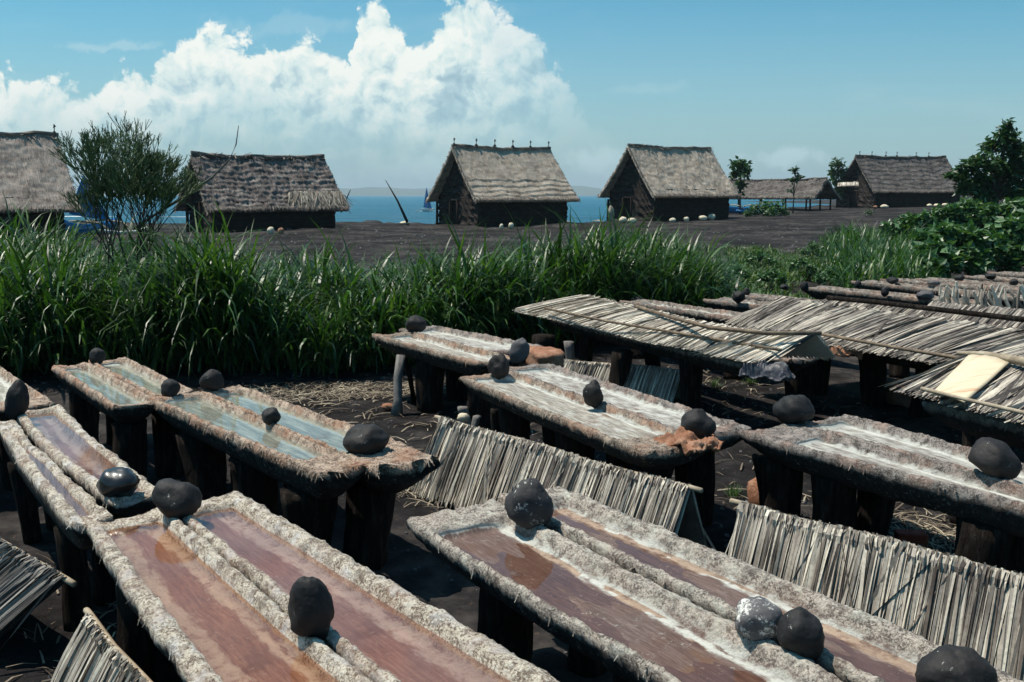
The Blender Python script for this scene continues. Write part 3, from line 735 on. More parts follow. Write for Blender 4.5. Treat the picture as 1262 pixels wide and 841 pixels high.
# ------------------------------------------------------------------ stones
def stone(px, py, wpx, hpx, label, m='stone', z=0.65, tilt=0.0, flat=1.0, shape=0, seed=None, sink=0.050):
    """px,py: where its foot rests; wpx,hpx: its size in the photograph"""
    g = at(px, py, z)
    sc = g.y / FPX * 1.02
    sink = min(sink, hpx * sc * .2)
    a = wpx * sc / 2 * 0.96; h = hpx * sc / 2 * 1.04
    sd = (px * 1.7 + py) % 97 if seed is None else seed
    n, rws = 28, 20
    vs, fs = [], []
    ct, st = math.cos(R(tilt)), math.sin(R(tilt))
    for i in range(rws + 1):
        th = math.pi * i / rws
        for j in range(n):
            ph = 2 * math.pi * j / n
            d = Vector((math.sin(th) * math.cos(ph), math.sin(th) * math.sin(ph), math.cos(th)))
            q = 1 + 0.24 * noise.noise(d * 1.15 + Vector((sd, 0, 0))) + 0.09 * noise.noise(d * 4 + Vector((0, sd, 0)))
            if shape == 1: q *= 1 - 0.16 * d.z            # pear, narrow head
            if shape == 2:                                 # faceted
                f = max(d.dot(Vector((math.cos(k * 2.4 + sd), math.sin(k * 2.4 + sd), math.cos(k * 1.7 + sd))).normalized()) for k in range(9))
                q *= 1.10 - 0.22 * f ** 2
            v = Vector((d.x * a, d.y * a * flat, d.z * h)) * q
            x, zz = v.x * ct - v.z * st, v.x * st + v.z * ct
            vs.append(Vector((x, v.y, zz)))
    mz = min(v.z for v in vs)
    for v in vs: v.z -= mz
    for i in range(rws):
        for j in range(n):
            fs.append((i * n + j, (i + 1) * n + j, (i + 1) * n + (j + 1) % n, i * n + (j + 1) % n))
    o = mesh_obj('weight_stone', vs, fs, M[m], None, True, (g.x, g.y + a * flat * 0.35, z - sink), 0)
    # foot at py: keep depth so the base sits just beyond the pixel foot
    return tag(o, label, 'stone', 'dark stones resting on the troughs')
ST = [
 (20, 510, 28, 47, 'tall narrow black stone leaning where the two left edge trough pairs meet', 'stone', dict(tilt=-12, flat=.8)),
 (143, 610, 54, 36, 'glossy wet black stone with a bright highlight at the near end of the bowed pair', 'stonewet', {}),
 (217, 634, 60, 46, 'large matt oval stone tilted right, at the head of the front left troughs', 'stone', dict(tilt=-22)),
 (383, 782, 58, 82, 'tall egg shaped stone standing on the middle rim of the front left troughs', 'stone', dict(shape=1, flat=.8)),
 (119, 446, 20, 19, 'small black stone at the far end of the small greenish pair', 'stone', {}),
 (209, 487, 24, 22, 'round black stone between the greenish pair and the blue brine pair', 'stone', {}),
 (261, 481, 30, 28, 'pointed dark stone at the far end of the blue brine pair', 'stone2', dict(shape=2)),
 (333, 521, 24, 20, 'small round stone on the middle rim between the two blue brine troughs', 'stone', {}),
 (450, 557, 58, 37, 'broad domed black stone on the near end of the blue brine pair', 'stone2', {}),
 (512, 406, 25, 20, 'black stone at the far left end of the pair by the grass', 'stone', {}),
 (640, 443, 24, 30, 'smooth grey upright stone leaning at the near end of the pair by the grass', 'stonegrey', dict(tilt=-14, flat=.8)),
 (615, 463, 30, 31, 'dark brown blocky stone where the pair by the grass meets the long dry pair', 'stone2', dict(shape=2)),
 (731, 498, 27, 32, 'rough angular stone half way along the long dry pair', 'stone2', dict(shape=2)),
 (861, 540, 46, 42, 'big angular black stone beside the rusty bark end of the long dry pair', 'stone2', dict(shape=2)),
 (652, 645, 60, 60, 'big round black stone splashed with white salt at the head of the front middle troughs', 'stonesalt', dict(flat=.8, sink=.10)),
 (934, 784, 60, 52, 'stone caked with white salt lying against a darker stone on the front middle troughs', 'stonesalt2', dict(tilt=10)),
 (990, 806, 58, 60, 'upright black stone touching the salt caked stone on the front middle troughs', 'stone', dict(shape=1)),
 (1180, 856, 96, 66, 'largest black stone, cut by the bottom edge of the picture at the right', 'stone2', dict(flat=.9, shape=1)),
 (981, 521, 50, 37, 'broad rounded black stone at the far end of the white streaked pair', 'stone', {}),
 (1231, 585, 60, 44, 'pear shaped smooth stone on the white streaked pair near the right edge', 'stone2', dict(tilt=-24, shape=1)),
]
for (px, py, w, h, lab, m, kw) in ST:
    stone(px, py, w, h, lab, m, **kw)
for (px, py, w, h, lab, m, z) in [
 (911, 372, 16, 14, 'round black stone left of a smaller one at the start of the far rows', 'stone', .743),
 (920, 363, 9, 9, 'tiny black stone just behind the round one at the start of the far rows', 'stone', .743),
 (992, 357, 10, 12, 'small upright black stone at the left end of the second far row', 'stone', .743),
 (967, 356, 11, 6, 'small flat dark stone left of the second far row', 'stone', .743),
 (1058, 354, 9, 9, 'small dark stone at the left end of the third far row', 'stone', .743),
 (1091, 364, 10, 11, 'dark upright stone on the second far row beside the flat grey stone', 'stone', .743),
 (1142, 368, 21, 11, 'flat grey oval stone lying on the second far row', 'stonegrey', .743),
 (1101, 349, 15, 8, 'dark stone at the left end of the fourth far row', 'stone', .743),
 (1152, 351, 15, 6, 'flat grey stone at the left end of the fifth far row', 'stonegrey', .762),
 (1183, 346, 13, 8, 'dark round stone right of the flat grey stone in the fifth far row', 'stone', .762),
 (1222, 344, 13, 7, 'dark flat stone on the sixth far row', 'stone2', .762),
 (1250, 351, 10, 8, 'dark stone nearest the right edge among the far rows', 'stone', .762)]:
    stone(px, py, w, h, lab, m, z)
stone(685, 398, 19, 24, 'pale grey pointed rock standing at the far left corner of the near leaf roof', 'stonegrey', 0.5, shape=2, sink=.05)
stone(786, 378, 20, 13, 'purplish dark stone against the grass behind the near leaf roof', 'stone2', 0.56, sink=.05)

# ------------------------------------------------------------------ leaf panels
def strands(mb, A, B, dA, dB, n, w=(0.010, 0.024), skew=0.0, lift=0.012, lenv=0.12, layers=3, bow=0.02, seg=4, droop=0.0, twist=0.5, skewv=0.06, nrm=None):
    A, B, dA, dB = map(Vector, (A, B, dA, dB))
    al = (B - A).normalized()
    for i in range(n):
        s = (i + random.random()) / n
        top = A.lerp(B, s)
        d = dA.lerp(dB, s)
        L = d.length
        dn = d.normalized()
        nn = dn.cross(al).normalized() if nrm is None else nrm
        if nn.z < 0 and nrm is None: nn = -nn
        lay = random.randrange(layers)
        t0 = random.uniform(-0.04, 0.10) if lay else random.uniform(-.03, .0)
        ln = 1 - random.uniform(0, lenv) + random.uniform(0, lenv * .4)
        if random.random() < 0.12: ln *= random.uniform(0.5, 0.9)
        sk = skew + random.gauss(0, skewv)
        ww = random.uniform(*w)
        tw = random.gauss(0, twist)
        if random.random() < .05: sk += random.gauss(0, .35); tw *= 2
        wv = (al * math.cos(tw) + nn * math.sin(tw)) * ww / 2
        off = lift * (lay + random.random()) + 0.002
        bw = bow * random.uniform(-.3, 1)
        vs = []
        for k in range(seg + 1):
            t = t0 + (ln - t0) * k / seg
            p = top + d * t + al * (sk * L * t) + nn * (off + bw * math.sin(math.pi * min(1, max(0, t)))) - Vector((0, 0, droop * t * t))
            f = 1.0 if k < seg else 0.35
            vs += [p - wv * f, p + wv * f]
        mb.add(vs, [(2 * k, 2 * k + 1, 2 * k + 3, 2 * k + 2) for k in range(seg)])
def sheet(mb, A, B, dA, dB, off=-0.004, nu=24, nv=5):
    A, B, dA, dB = map(Vector, (A, B, dA, dB))
    nn = dA.cross(B - A).normalized()
    if nn.z < 0: nn = -nn
    vs, fs = [], []
    for sgn in (0, 1):
        for i in range(nu + 1):
            for k in range(nv + 1):
                s, t = i / nu, k / nv * 0.93
                q = A.lerp(B, s) + dA.lerp(dB, s) * t * (1 - 0.05 * abs(noise.noise(Vector((s * 40, 0, A.x))))) + nn * (off - 0.008 * sgn)
                vs.append(q)
    m_ = (nu + 1) * (nv + 1)
    for i in range(nu):
        for k in range(nv):
            a = i * (nv + 1) + k
            fs.append((a, a + nv + 1, a + nv + 2, a + 1))
            fs.append((m_ + a, m_ + a + 1, m_ + a + nv + 2, m_ + a + nv + 1))
    for i in range(nu):
        for k in (0, nv):
            a = i * (nv + 1) + k
            fs.append((a, a + nv + 1, m_ + a + nv + 1, m_ + a))
    mb.add(vs, fs)
def wavy(A, B, n, amp, sd):
    """points from A to B with small sag and wander"""
    A, B = Vector(A), Vector(B)
    return [A.lerp(B, i / n) + Vector((noise.noise(Vector((i * .5, sd, 0))), noise.noise(Vector((i * .5, sd, 5))), noise.noise(Vector((i * .5, sd, 9))))) * amp for i in range(n + 1)]
def leaf_screen(A, B, off, label, matl, n=700, back=(0.14, 0.12), bits=6):
    """palm leaf screen folded over a rod: A, B top edge, off = sideways run of the front face down to the ground"""
    A, B = Vector(A), Vector(B)
    c = (A + B) / 2
    root = empty('leaf_screen', (c.x, c.y, 0))
    tag(root, label, 'leaf screen', 'palm leaf screens standing on the sand')
    pts = wavy(A - c * 1, B - c * 1, bits, 0.018, A.x)
    for p_ in pts: p_.z += c.z
    z0 = 0.015
    fm = MB()
    rod = MB()
    for i in range(bits):
        a, b = pts[i], pts[i + 1]
        da = Vector((off[0], off[1], z0 - a.z)); db = Vector((off[0], off[1], z0 - b.z))
        k = max(8, n // bits)
        nrm = (b - a).cross(da).normalized()
        if nrm.dot(Vector((-.5, -.8, .2))) < 0: nrm = -nrm
        strands(fm, a, b, da, db, k, lenv=0.06, layers=4, lift=0.006, bow=0.012, skew=0.0, nrm=nrm, w=(.006, .018), skewv=.035)
        # folded head over the rod
        strands(fm, a + Vector((0, 0, .012)), b + Vector((0, 0, .012)), da * 0.16, db * 0.16, k // 3, lenv=.3, layers=2, lift=0.008, nrm=nrm, w=(.010, .02), seg=2)
        sheet(fm, a, b, da, db, off=0.0, nu=10, nv=3)
    fm.build('front_leaves', matl, root)
    bm_ = MB()
    for i in range(bits if back else 0):
        a, b = pts[i], pts[i + 1]
        da = Vector((back[0], back[1], z0 - a.z)); db = Vector((back[0], back[1], z0 - b.z))
        strands(bm_, a, b, da, db, max(6, n // bits // 2), lenv=0.1, layers=2, lift=0.006, w=(.010, .02))
        sheet(bm_, a, b, da, db, off=0.0, nu=10, nv=3)
    if back: bm_.build('back_leaves', matl, root)
    ex = (pts[-1] - pts[0]).normalized() * 0.07
    rod.tube([pts[0] - ex] + pts + [pts[-1] + ex], 0.014, 7, jit=.1)
    rod.build('rod', M['pole'], root, True)
    return root
leaf_screen(at(545, 516, .50), at(850, 603, .50), (-.18, -.15), 'long silvery leaf screen between the blue brine pair and the long dry pair', M['leafgrey'], 900)
a, b = at(915, 622, .52), at(1262, 712, .52)
leaf_screen(a, a + (b - a) * 1.55, (-.14, -.17), 'tall grey palm leaf screen at the right, standing behind the front middle troughs', M['leafgrey'], 1500, bits=8)
leaf_screen(at(676, 442, .34), at(842, 458, .34), (-.13, -.10), 'short leaf screen standing under the near leaf roof, seen between its posts', M['leafgrey'], 420, bits=4)
leaf_screen(at(-130, 590, .36), at(80, 716, .36), (-.42, -.06), 'dark weathered leaf screen at the left edge below the bowed troughs', M['leafdark'], 900, bits=5, back=None)
leaf_screen(at(112, 758, .34), at(215, 880, .34), (-.14, -.10), 'frayed end of a leaf screen at the bottom left corner, under the front left troughs', M['leafgrey'], 420, bits=3, back=None)
def lone_pole(pts, r, label, m='pole', name='bamboo_pole', cat='pole', group='loose bamboo poles'):
    mb = MB(); mb.tube(pts, r, 8, jit=0.08)
    return tag(mb.build(name, M[m], smooth_=True), label, cat, group)
lone_pole([at(545, 578, .16), at(600, 601, .15), at(660, 625, .14)], .018, 'thin brown pole lying along the foot of the long silvery leaf screen')
a = at(640, 450, .0)

# ------------------------------------------------------------------ leaf roofs over troughs
def leaf_roof(ridge, eave, backoff, label, matl, n=1500, skew=0.0, nseg=None, w=(.010, .026), droop=0.02, lenv=.06, rid=None, skewv=.08):
    """ridge and eave: matching lists of points; backoff: where the hidden slope runs"""
    c = (ridge[0] + ridge[-1]) / 2
    root = empty('leaf_roof', (c.x, c.y, 0))
    tag(root, label, 'leaf roof', 'palm leaf roofs covering troughs')
    o = Vector((c.x, c.y, 0))
    Rr = [p - o for p in ridge]; E_ = [p - o for p in eave]
    fm, bm_ = MB(), MB()
    tot = sum((Rr[i + 1] - Rr[i]).length for i in range(len(Rr) - 1))
    for i in range(len(Rr) - 1):
        k = int(n * (Rr[i + 1] - Rr[i]).length / tot)
        dA, dB = E_[i] - Rr[i], E_[i + 1] - Rr[i + 1]
        strands(fm, Rr[i], Rr[i + 1], dA, dB, k, w=w, skew=skew, lenv=lenv, layers=4, lift=.007, bow=.012, droop=droop, skewv=skewv, twist=.4)
        # second course lower down
        strands(fm, Rr[i] + dA * .35, Rr[i + 1] + dB * .35, dA * .68, dB * .68, k // 2, w=w, skew=skew, lenv=lenv, layers=2, lift=.007, bow=.01, droop=droop, skewv=skewv, twist=.4)
        sheet(fm, Rr[i], Rr[i + 1], dA * .98, dB * .98, off=-.004)
        bA = Vector(backoff)
        strands(bm_, Rr[i], Rr[i + 1], bA, bA, k // 2, w=w, lenv=lenv, layers=3, lift=.007, droop=droop)
        sheet(bm_, Rr[i], Rr[i + 1], bA * .98, bA * .98, off=-.004)
    fm.build('front_slope', matl, root)
    bm_.build('back_slope', matl, root)
    return root
# C1
rdg = [at(722, 366, .855), at(787, 381, .855), at(860, 398, .855), at(923, 409, .855), at(1006, 412, .855)]
eav = [at(642, 384, .687), at(720, 401, .687), at(801, 421, .687), at(880, 434, .687), at(952, 447, .687)]
leaf_roof(rdg, eav, (.24, .18, -.24), 'pale leaf roof, nearest of the covered rows, over a trough on thick posts', M['leafpale'], 1700, skew=-.28)
lone_pole([p + Vector((0, 0, .035)) for p in (at(672, 384, .743), at(745, 400, .757), at(850, 418, .748), at(962, 437, .743))], .013, 'thin pole lying along the middle of the pale leaf roof', 'polebrown')
lone_pole([at(785, 378, .892), at(830, 392, .883), at(875, 404, .892), at(945, 411, .885), at(1012, 411, .885)], .018, 'thick curved pole along the ridge of the pale leaf roof', 'polebrown')
A, B, C_, D_ = (V2(at(*k, .631)) for k in ((680, 391), (740, 380), (930, 450), (1010, 432)))
for k, (a, b, c, d, lab) in enumerate(((A, (A + B) / 2, C_, (C_ + D_) / 2, 'trough under the pale leaf roof, front one, wrapped in crumpled rags at its near end'),
                                       ((A + B) / 2, B, (C_ + D_) / 2, D_, 'trough hidden under the pale leaf roof, back one of the two'))):
    c0, c1 = (a + b) / 2, (c + d) / 2
    trough('salt_trough', c0, c1, .36, .36, .603, T['white'], lab, TG, None, e0=.1, e1=.3, seed=50 + k, step=.02, thick=.16)
for (px, py, r, lab) in ((766, 494, .10, 'broad dark post second from the left under the pale leaf roof'), (700, 478, .05, 'slim grey post leaning at the left under the pale leaf roof'),
                         (722, 470, .07, 'dark post third from the left under the pale leaf roof'), (849, 505, .11, 'dark post right of the short leaf screen'),
                         (983, 505, .15, 'heavy post under the rag wrapped end of the pale roofed trough'), (800, 462, .09, 'dark post behind the short leaf screen')):
    g = at(px, py, 0)
    stump(g.x, g.y, 0, .49, r, lab, 'post' if r != .05 else 'post_grey')
# crumpled rag hanging at the near end
def rag(px, py, z, sx, sy, drop, label, m, name, cat, rz=0.0, sd=0):
    g = at(px, py, z)
    vs, fs = [], []
    n = 30
    for i in range(n + 1):
        for j in range(n + 1):
            u, v = i / n * 2 - 1, j / n * 2 - 1
            r = max(abs(u), abs(v))
            z_ = -drop * sstep(r, .35, 1.0) + 0.05 * fbm(Vector((u * 2.5, v * 2.5, sd)), 4)
            vs.append((u * sx * (1 - .25 * sstep(r, .5, 1)) + .03 * noise.noise(Vector((u * 4, v * 4, sd))), v * sy * (1 - .2 * sstep(r, .5, 1)), z_ + .03))
    for i in range(n):
        for j in range(n):
            a = i * (n + 1) + j
            fs.append((a, a + n + 1, a + n + 2, a + 1))
    o = mesh_obj(name, vs, fs, M[m], None, True, (g.x, g.y, z), rz)
    md = o.modifiers.new('thick', 'SOLIDIFY'); md.thickness = .012
    return tag(o, label, cat)
rag(945, 452, .64, .27, .12, .10, 'crumpled grey and blue plastic wrapped round the near end of the pale roofed trough', 'rag', 'plastic_wrap', 'plastic sheet', R(-40), 2)
rag(1043, 432, .66, .17, .12, .05, 'scrap of pale bark beside the dark gable of the pale leaf roof', 'rust', 'bark_scrap', 'bark', R(-20), 5)
rag(850, 545, .655, .20, .14, .035, 'slab of rusty orange bark folded over the near end of the long dry pair', 'rust', 'bark_slab', 'bark', R(-55), 7)
# C2 big one
rdg = [at(962, 369, .948), at(1060, 383, .948), at(1160, 396, .948), at(1262, 411, .948), at(1420, 432, .948)]
eav = [at(930, 406, .706), at(1010, 421, .706), at(1100, 437, .706), at(1190, 452, .706), at(1330, 478, .706)]
leaf_roof(rdg, eav, (.40, .36, -.26), 'long grey leaf roof with slanting leaves, running off to the right edge', M['leafdry'], 2400, skew=-.55, w=(.012, .032), skewv=.10, lenv=.12)
lone_pole([at(1008, 411, .789), at(1100, 428, .789), at(1190, 443, .78), at(1300, 463, .789)], .015, 'thin pole holding down the eave of the long grey leaf roof', 'polebrown')
for i, (px, py) in enumerate(((1072, 496), (1140, 512), (1010, 486), (1215, 520))):
    g = at(px, py, 0)
    stump(g.x, g.y, 0, .55, .12, ('dark post under the long grey leaf roof, left of the gap with the rock', 'dark post under the long grey leaf roof, right of the gap with the rock',
          'dark post under the left end of the long grey leaf roof', 'dark post under the long grey leaf roof behind the orange sheath')[i])
A, C_ = V2(at(955, 398, .65)), V2(at(1330, 460, .65))
trough('salt_trough', A, C_, .42, .42, .65, T['far'], 'dark trough hidden under the long grey leaf roof', TG, None, seed=60, step=.04)
# C2b behind
rdg = [at(1024, 368, .90), at(1120, 379, .90), at(1262, 395, .90), at(1400, 409, .90)]
eav = [at(1003, 392, .74), at(1108, 406, .74), at(1262, 427, .74), at(1400, 446, .74)]
leaf_roof(rdg, eav, (.35, .40, -.2), 'second leaf roof just behind the long grey one, with a dark pole on its ridge', M['leafdry'], 1100, skew=-.4)
lone_pole([at(1020, 367, .938), at(1083, 373, .948), at(1160, 382, .948), at(1262, 394, .948), at(1340, 402, .948)], .024, 'dark pole on the ridge of the second leaf roof', 'post')
# C2c
rdg = [at(1150, 374, .86), at(1262, 384, .86), at(1400, 396, .86)]
eav = [at(1150, 398, .70), at(1262, 411, .70), at(1400, 426, .70)]
leaf_roof(rdg, eav, (.3, .4, -.2), 'pale leaf roof farthest back at the right edge', M['leafdry'], 800, skew=-.4)
# ragged bundle of sticks at the right edge
bn = MB()
g = at(1232, 374, .817)
for i in range(60):
    o = Vector((random.uniform(-.62, .7), random.uniform(-.2, .2), random.uniform(-.03, .03)))
    d = Vector((random.uniform(-.16, .02), random.uniform(-.1, .1), random.uniform(.12, .30)))
    bn.tube([o - d * .6, o + d * .3, o + d * .75 + Vector((random.uniform(-.02, .06), 0, 0))], [.012, .02, .009], 5)
tag(bn.build('leaf_stalk_bundle', M['leafpale'], smooth_=False, loc=g), 'bundle of split pale leaf stalks standing up at the right edge above the leaf roofs', 'bundle')
# C3 right with pale sheath
rdg = [at(1197, 441, .883), at(1262, 451, .883), at(1420, 475, .883)]
eav = [at(1149, 489, .706), at(1262, 516, .706), at(1420, 556, .706)]
leaf_roof(rdg, eav, (.40, .30, -.22), 'grey leaf roof at the right edge with a broad pale sheath at its left end', M['leafdry'], 900, skew=-.35, w=(.012, .03))
sh = MB()
a0, a1, e0, e1 = at(1194, 439, .91), at(1244, 448, .91), at(1148, 487, .743), at(1190, 496, .743)
vs, fs = [], []
for i in range(13):
    for j in range(9):
        s, t = i / 12, j / 8
        q = a0.lerp(a1, s).lerp(e0.lerp(e1, s), t * 1.03)
        q = q + Vector((0, 0, .02 * math.sin(math.pi * s) + .006 * noise.noise(Vector((s * 5, t * 3, 0)))))
        vs.append(q)
for i in range(12):
    for j in range(8):
        a = i * 9 + j; fs.append((a, a + 9, a + 10, a + 1))
o = mesh_obj('leaf_sheath', vs, fs, M['sheath']); md = o.modifiers.new('t', 'SOLIDIFY'); md.thickness = .008
tag(o, 'smooth cream palm sheath with an orange edge laid over the right hand leaf roof', 'palm sheath')
lone_pole([at(1180, 435, .91), at(1215, 437, .929), at(1262, 446, .938), at(1330, 458, .938)], [.012, .022, .030, .030], 'pale tapering pole on the ridge of the right hand leaf roof')
lone_pole([at(1136, 479, .771), at(1180, 490, .785), at(1262, 509, .78), at(1320, 524, .78)], .013, 'thin pole along the eave of the right hand leaf roof over the cream sheath')
A, C_ = V2(at(1165, 492, .631)), V2(at(1400, 545, .631))
trough('salt_trough', A, C_, .42, .42, .631, T['far'], 'dark trough under the right hand leaf roof', TG, None, seed=61, step=.04)
for px, py, lab in ((1200, 560, 'dark post under the cream sheath end of the right hand leaf roof'), (1290, 590, 'dark post under the right hand leaf roof beyond the picture edge')):
    g = at(px, py, 0); stump(g.x, g.y, 0, .49, .12, lab)
# log block beyond the grey stone
def rock(px, py, z, s, label, m, name='rock', cat='rock', sd=1, blocky=False, group=None):
    g = at(px, py, z)
    vs, fs = [], []
    n, rws = 20, 12
    for i in range(rws + 1):
        th = math.pi * i / rws
        for j in range(n):
            ph = 2 * math.pi * j / n
            d = Vector((math.sin(th) * math.cos(ph), math.sin(th) * math.sin(ph), math.cos(th)))
            if blocky:
                mx = (abs(d.x) ** 6 + abs(d.y) ** 6 + abs(d.z) ** 6) ** (1 / 6)
                d = d / mx
            q = 1 + .16 * noise.noise(d * 1.6 + Vector((sd, 0, 0))) + .06 * noise.noise(d * 5 + Vector((0, sd, 0)))
            vs.append((d.x * s[0] * q, d.y * s[1] * q, d.z * s[2] * q + s[2] * .8))
    for i in range(rws):
        for j in range(n):
            fs.append((i * n + j, (i + 1) * n + j, (i + 1) * n + (j + 1) % n, i * n + (j + 1) % n))
    return tag(mesh_obj(name, vs, fs, M[m], None, True, (g.x, g.y, z), R(sd * 37)), label, cat, group)
rock(672, 452, .48, (.22, .13, .09), 'rusty brown log end beside the smooth grey upright stone', 'rust', 'log_end', 'log', 3, True)
stump(at(672, 480, 0).x, at(672, 480, 0).y + .5, 0, .50, .12, 'dark post under the rusty log end')
# brick, stub logs, rocks on the sand
mb = MB()
mb.box((-.085, -.05, 0), (.085, .05, .075))
o = mb.build('brick', M['brick'], None, False, at(1122, 671, 0.0), R(-8)); md = o.modifiers.new('b', 'BEVEL'); md.width = .008; md.segments = 2
tag(o, 'single red brick lying on the black sand beyond the tall leaf screen', 'brick')
for (px, py, h, r, lab, m) in ((570, 530, .20, .045, 'short pale stake with torn fibres at the head of the long silvery screen', 'post_grey'),
                               (588, 534, .15, .03, 'thin short stake just right of the pale stake', 'post_grey'),
                               (612, 538, .24, .05, 'weathered stub post behind the long silvery screen', 'post')):
    g = at(px, py, 0); stump(g.x, g.y, 0, h, r, lab, m, group='stub posts in the sand')
rock(571, 520, .20, (.05, .045, .04), 'knob of fibre on top of the short pale stake', 'pale', 'fibre_knob', 'fibre', 5)
rock(944, 640, 0, (.10, .12, .17), 'brown lump of rock behind the left end of the tall leaf screen', 'rust', 'rock', 'rock', 2)
rock(968, 640, 0, (.10, .09, .15), 'dark rock beside the brown lump behind the tall leaf screen', 'stone2', 'rock', 'rock', 6)
rock(795, 600, 0, (.09, .07, .05), 'small reddish stone on the sand right of the long silvery screen', 'rust', 'rock', 'rock', 4)
rock(1112, 497, 0, (.24, .12, .09), 'pale broken block on the sand below the long grey leaf roof', 'rust', 'rock', 'rock', 8, True)
rock(1190, 650, 0, (.10, .06, .10), 'dark rock in the sand right of the red brick', 'stone2', 'rock', 'rock', 9)
rock(478, 505, 0, (.06, .05, .035), 'brown rotten chunk at the foot of the pale crooked leg', 'rust', 'wood_chunk', 'wood', 10)

# ------------------------------------------------------------------ straw litter
mb = MB()
def litter(cx, cy, sx, sy, n, l=(.05, .22)):
    for _ in range(n):
        x, y = random.gauss(cx, sx), random.gauss(cy, sy)
        a = random.random() * math.pi; L = random.uniform(*l)
        z = gh(x, y) + .012
        d = Vector((math.cos(a), math.sin(a), random.uniform(-.04, .12))) * L
        s = Vector((-math.sin(a), math.cos(a), random.uniform(-.3, .6))) * random.uniform(.002, .006)
        p0 = Vector((x, y, z)); p1 = p0 + d * .5 + Vector((0, 0, .01)); p2 = p0 + d
        mb.add([p0 - s, p0 + s, p1 - s, p1 + s, p2 - s * .5, p2 + s * .5], [(0, 1, 3, 2), (2, 3, 5, 4)])
for px, py, sx, sy, n in ((400, 487, .5, .18, 500), (460, 478, .5, .15, 400), (350, 495, .4, .2, 150), (560, 610, .25, .15, 260), (570, 590, .3, .2, 120), (700, 560, 1.0, .5, 260), (900, 500, .8, .6, 160),
                          (1150, 670, .5, .3, 420), (1250, 690, .4, .3, 300), (1050, 640, .6, .4, 160), (450, 520, .8, .6, 160), (1200, 600, .8, .4, 150), (150, 800, .5, .4, 160), (880, 470, .6, .5, 150)):
    g = at(px, py, 0); litter(g.x, g.y, sx, sy, n)
pb = MB()
for _ in range(1500):
    y = 3.2 + 9 * random.random() ** .8; x = random.uniform(-.5, .58) * y
    k = random.uniform(.006, .022) * (1.6 if random.random() < .06 else 1)
    z = gh(x, y); q = [Vector((random.uniform(.6, 1.2) * k * math.cos(a), random.uniform(.6, 1.2) * k * math.sin(a), 0)) for a in (0, 1.2, 2.5, 3.8, 5.1)]
    p0 = Vector((x, y, z))
    pb.add([p0 + a - Vector((0, 0, k * .3)) for a in q] + [p0 + a * .6 + Vector((0, 0, k * random.uniform(.4, .8))) for a in q], [tuple(range(5, 10))] + [(i, (i + 1) % 5, 5 + (i + 1) % 5, 5 + i) for i in range(5)])
for _ in range(900):
    y = 26 + 36 * random.random(); x = random.uniform(-.4, .35) * y
    k = random.uniform(.02, .09); z = gh(x, y)
    q = [Vector((random.uniform(.6, 1.2) * k * math.cos(a), random.uniform(.6, 1.2) * k * math.sin(a), 0)) for a in (0, 1.2, 2.5, 3.8, 5.1)]
    p0 = Vector((x, y, z))
    pb.add([p0 + a for a in q] + [p0 + a * .6 + Vector((0, 0, k * random.uniform(.3, .7))) for a in q], [tuple(range(5, 10))] + [(i, (i + 1) % 5, 5 + (i + 1) % 5, 5 + i) for i in range(5)])
tag(pb.build('pebbles', M['stonegrey']), 'small grey pebbles and clods scattered over the black sand', 'pebbles', kind='stuff')
tag(mb.build('straw_litter', M['straw']), 'straw and dry leaf scraps scattered over the black sand', 'straw', kind='stuff')

# ------------------------------------------------------------------ vegetation
def blades(n, base, length, width, elev, bend, seg=5, curl=0.25):
    """base: (n,3). returns V,F of arching grass blades"""
    az = rng.uniform(0, 2 * math.pi, n)
    e = elev(n); L = length(n); w = width(n); bd = bend(n)
    hd = np.stack([np.cos(az), np.sin(az)], 1)
    side = np.stack([-np.sin(az), np.cos(az), np.zeros(n)], 1)
    p = base.copy()
    Vv = np.zeros((n, seg + 1, 2, 3))
    for k in range(seg + 1):
        t = k / seg
        ww = w * (0.55 + 1.1 * t if t < 0.4 else 1.0) * (1 - max(0, (t - 0.4) / 0.6) ** 1.6 * 0.96)
        roll = curl * (rng.random(n) - .5)
        sd = side.copy(); sd[:, 2] += roll
        Vv[:, k, 0] = p - sd * (ww / 2)[:, None]
        Vv[:, k, 1] = p + sd * (ww / 2)[:, None]
        ang = e - bd * (t + .5 / seg) ** 1.5
        st = L / seg
        p = p + np.stack([hd[:, 0] * np.cos(ang) * st, hd[:, 1] * np.cos(ang) * st, np.sin(ang) * st], 1)
        az2 = rng.normal(0, .08, n)
        hd = np.stack([hd[:, 0] * np.cos(az2) - hd[:, 1] * np.sin(az2), hd[:, 0] * np.sin(az2) + hd[:, 1] * np.cos(az2)], 1)
    V_ = Vv.reshape(-1, 3)
    idx = (np.arange(n) * (seg + 1) * 2)[:, None] + (np.arange(seg) * 2)[None, :]
    idx = idx.reshape(-1)
    F_ = np.stack([idx, idx + 1, idx + 3, idx + 2], 1)
    return V_, F_
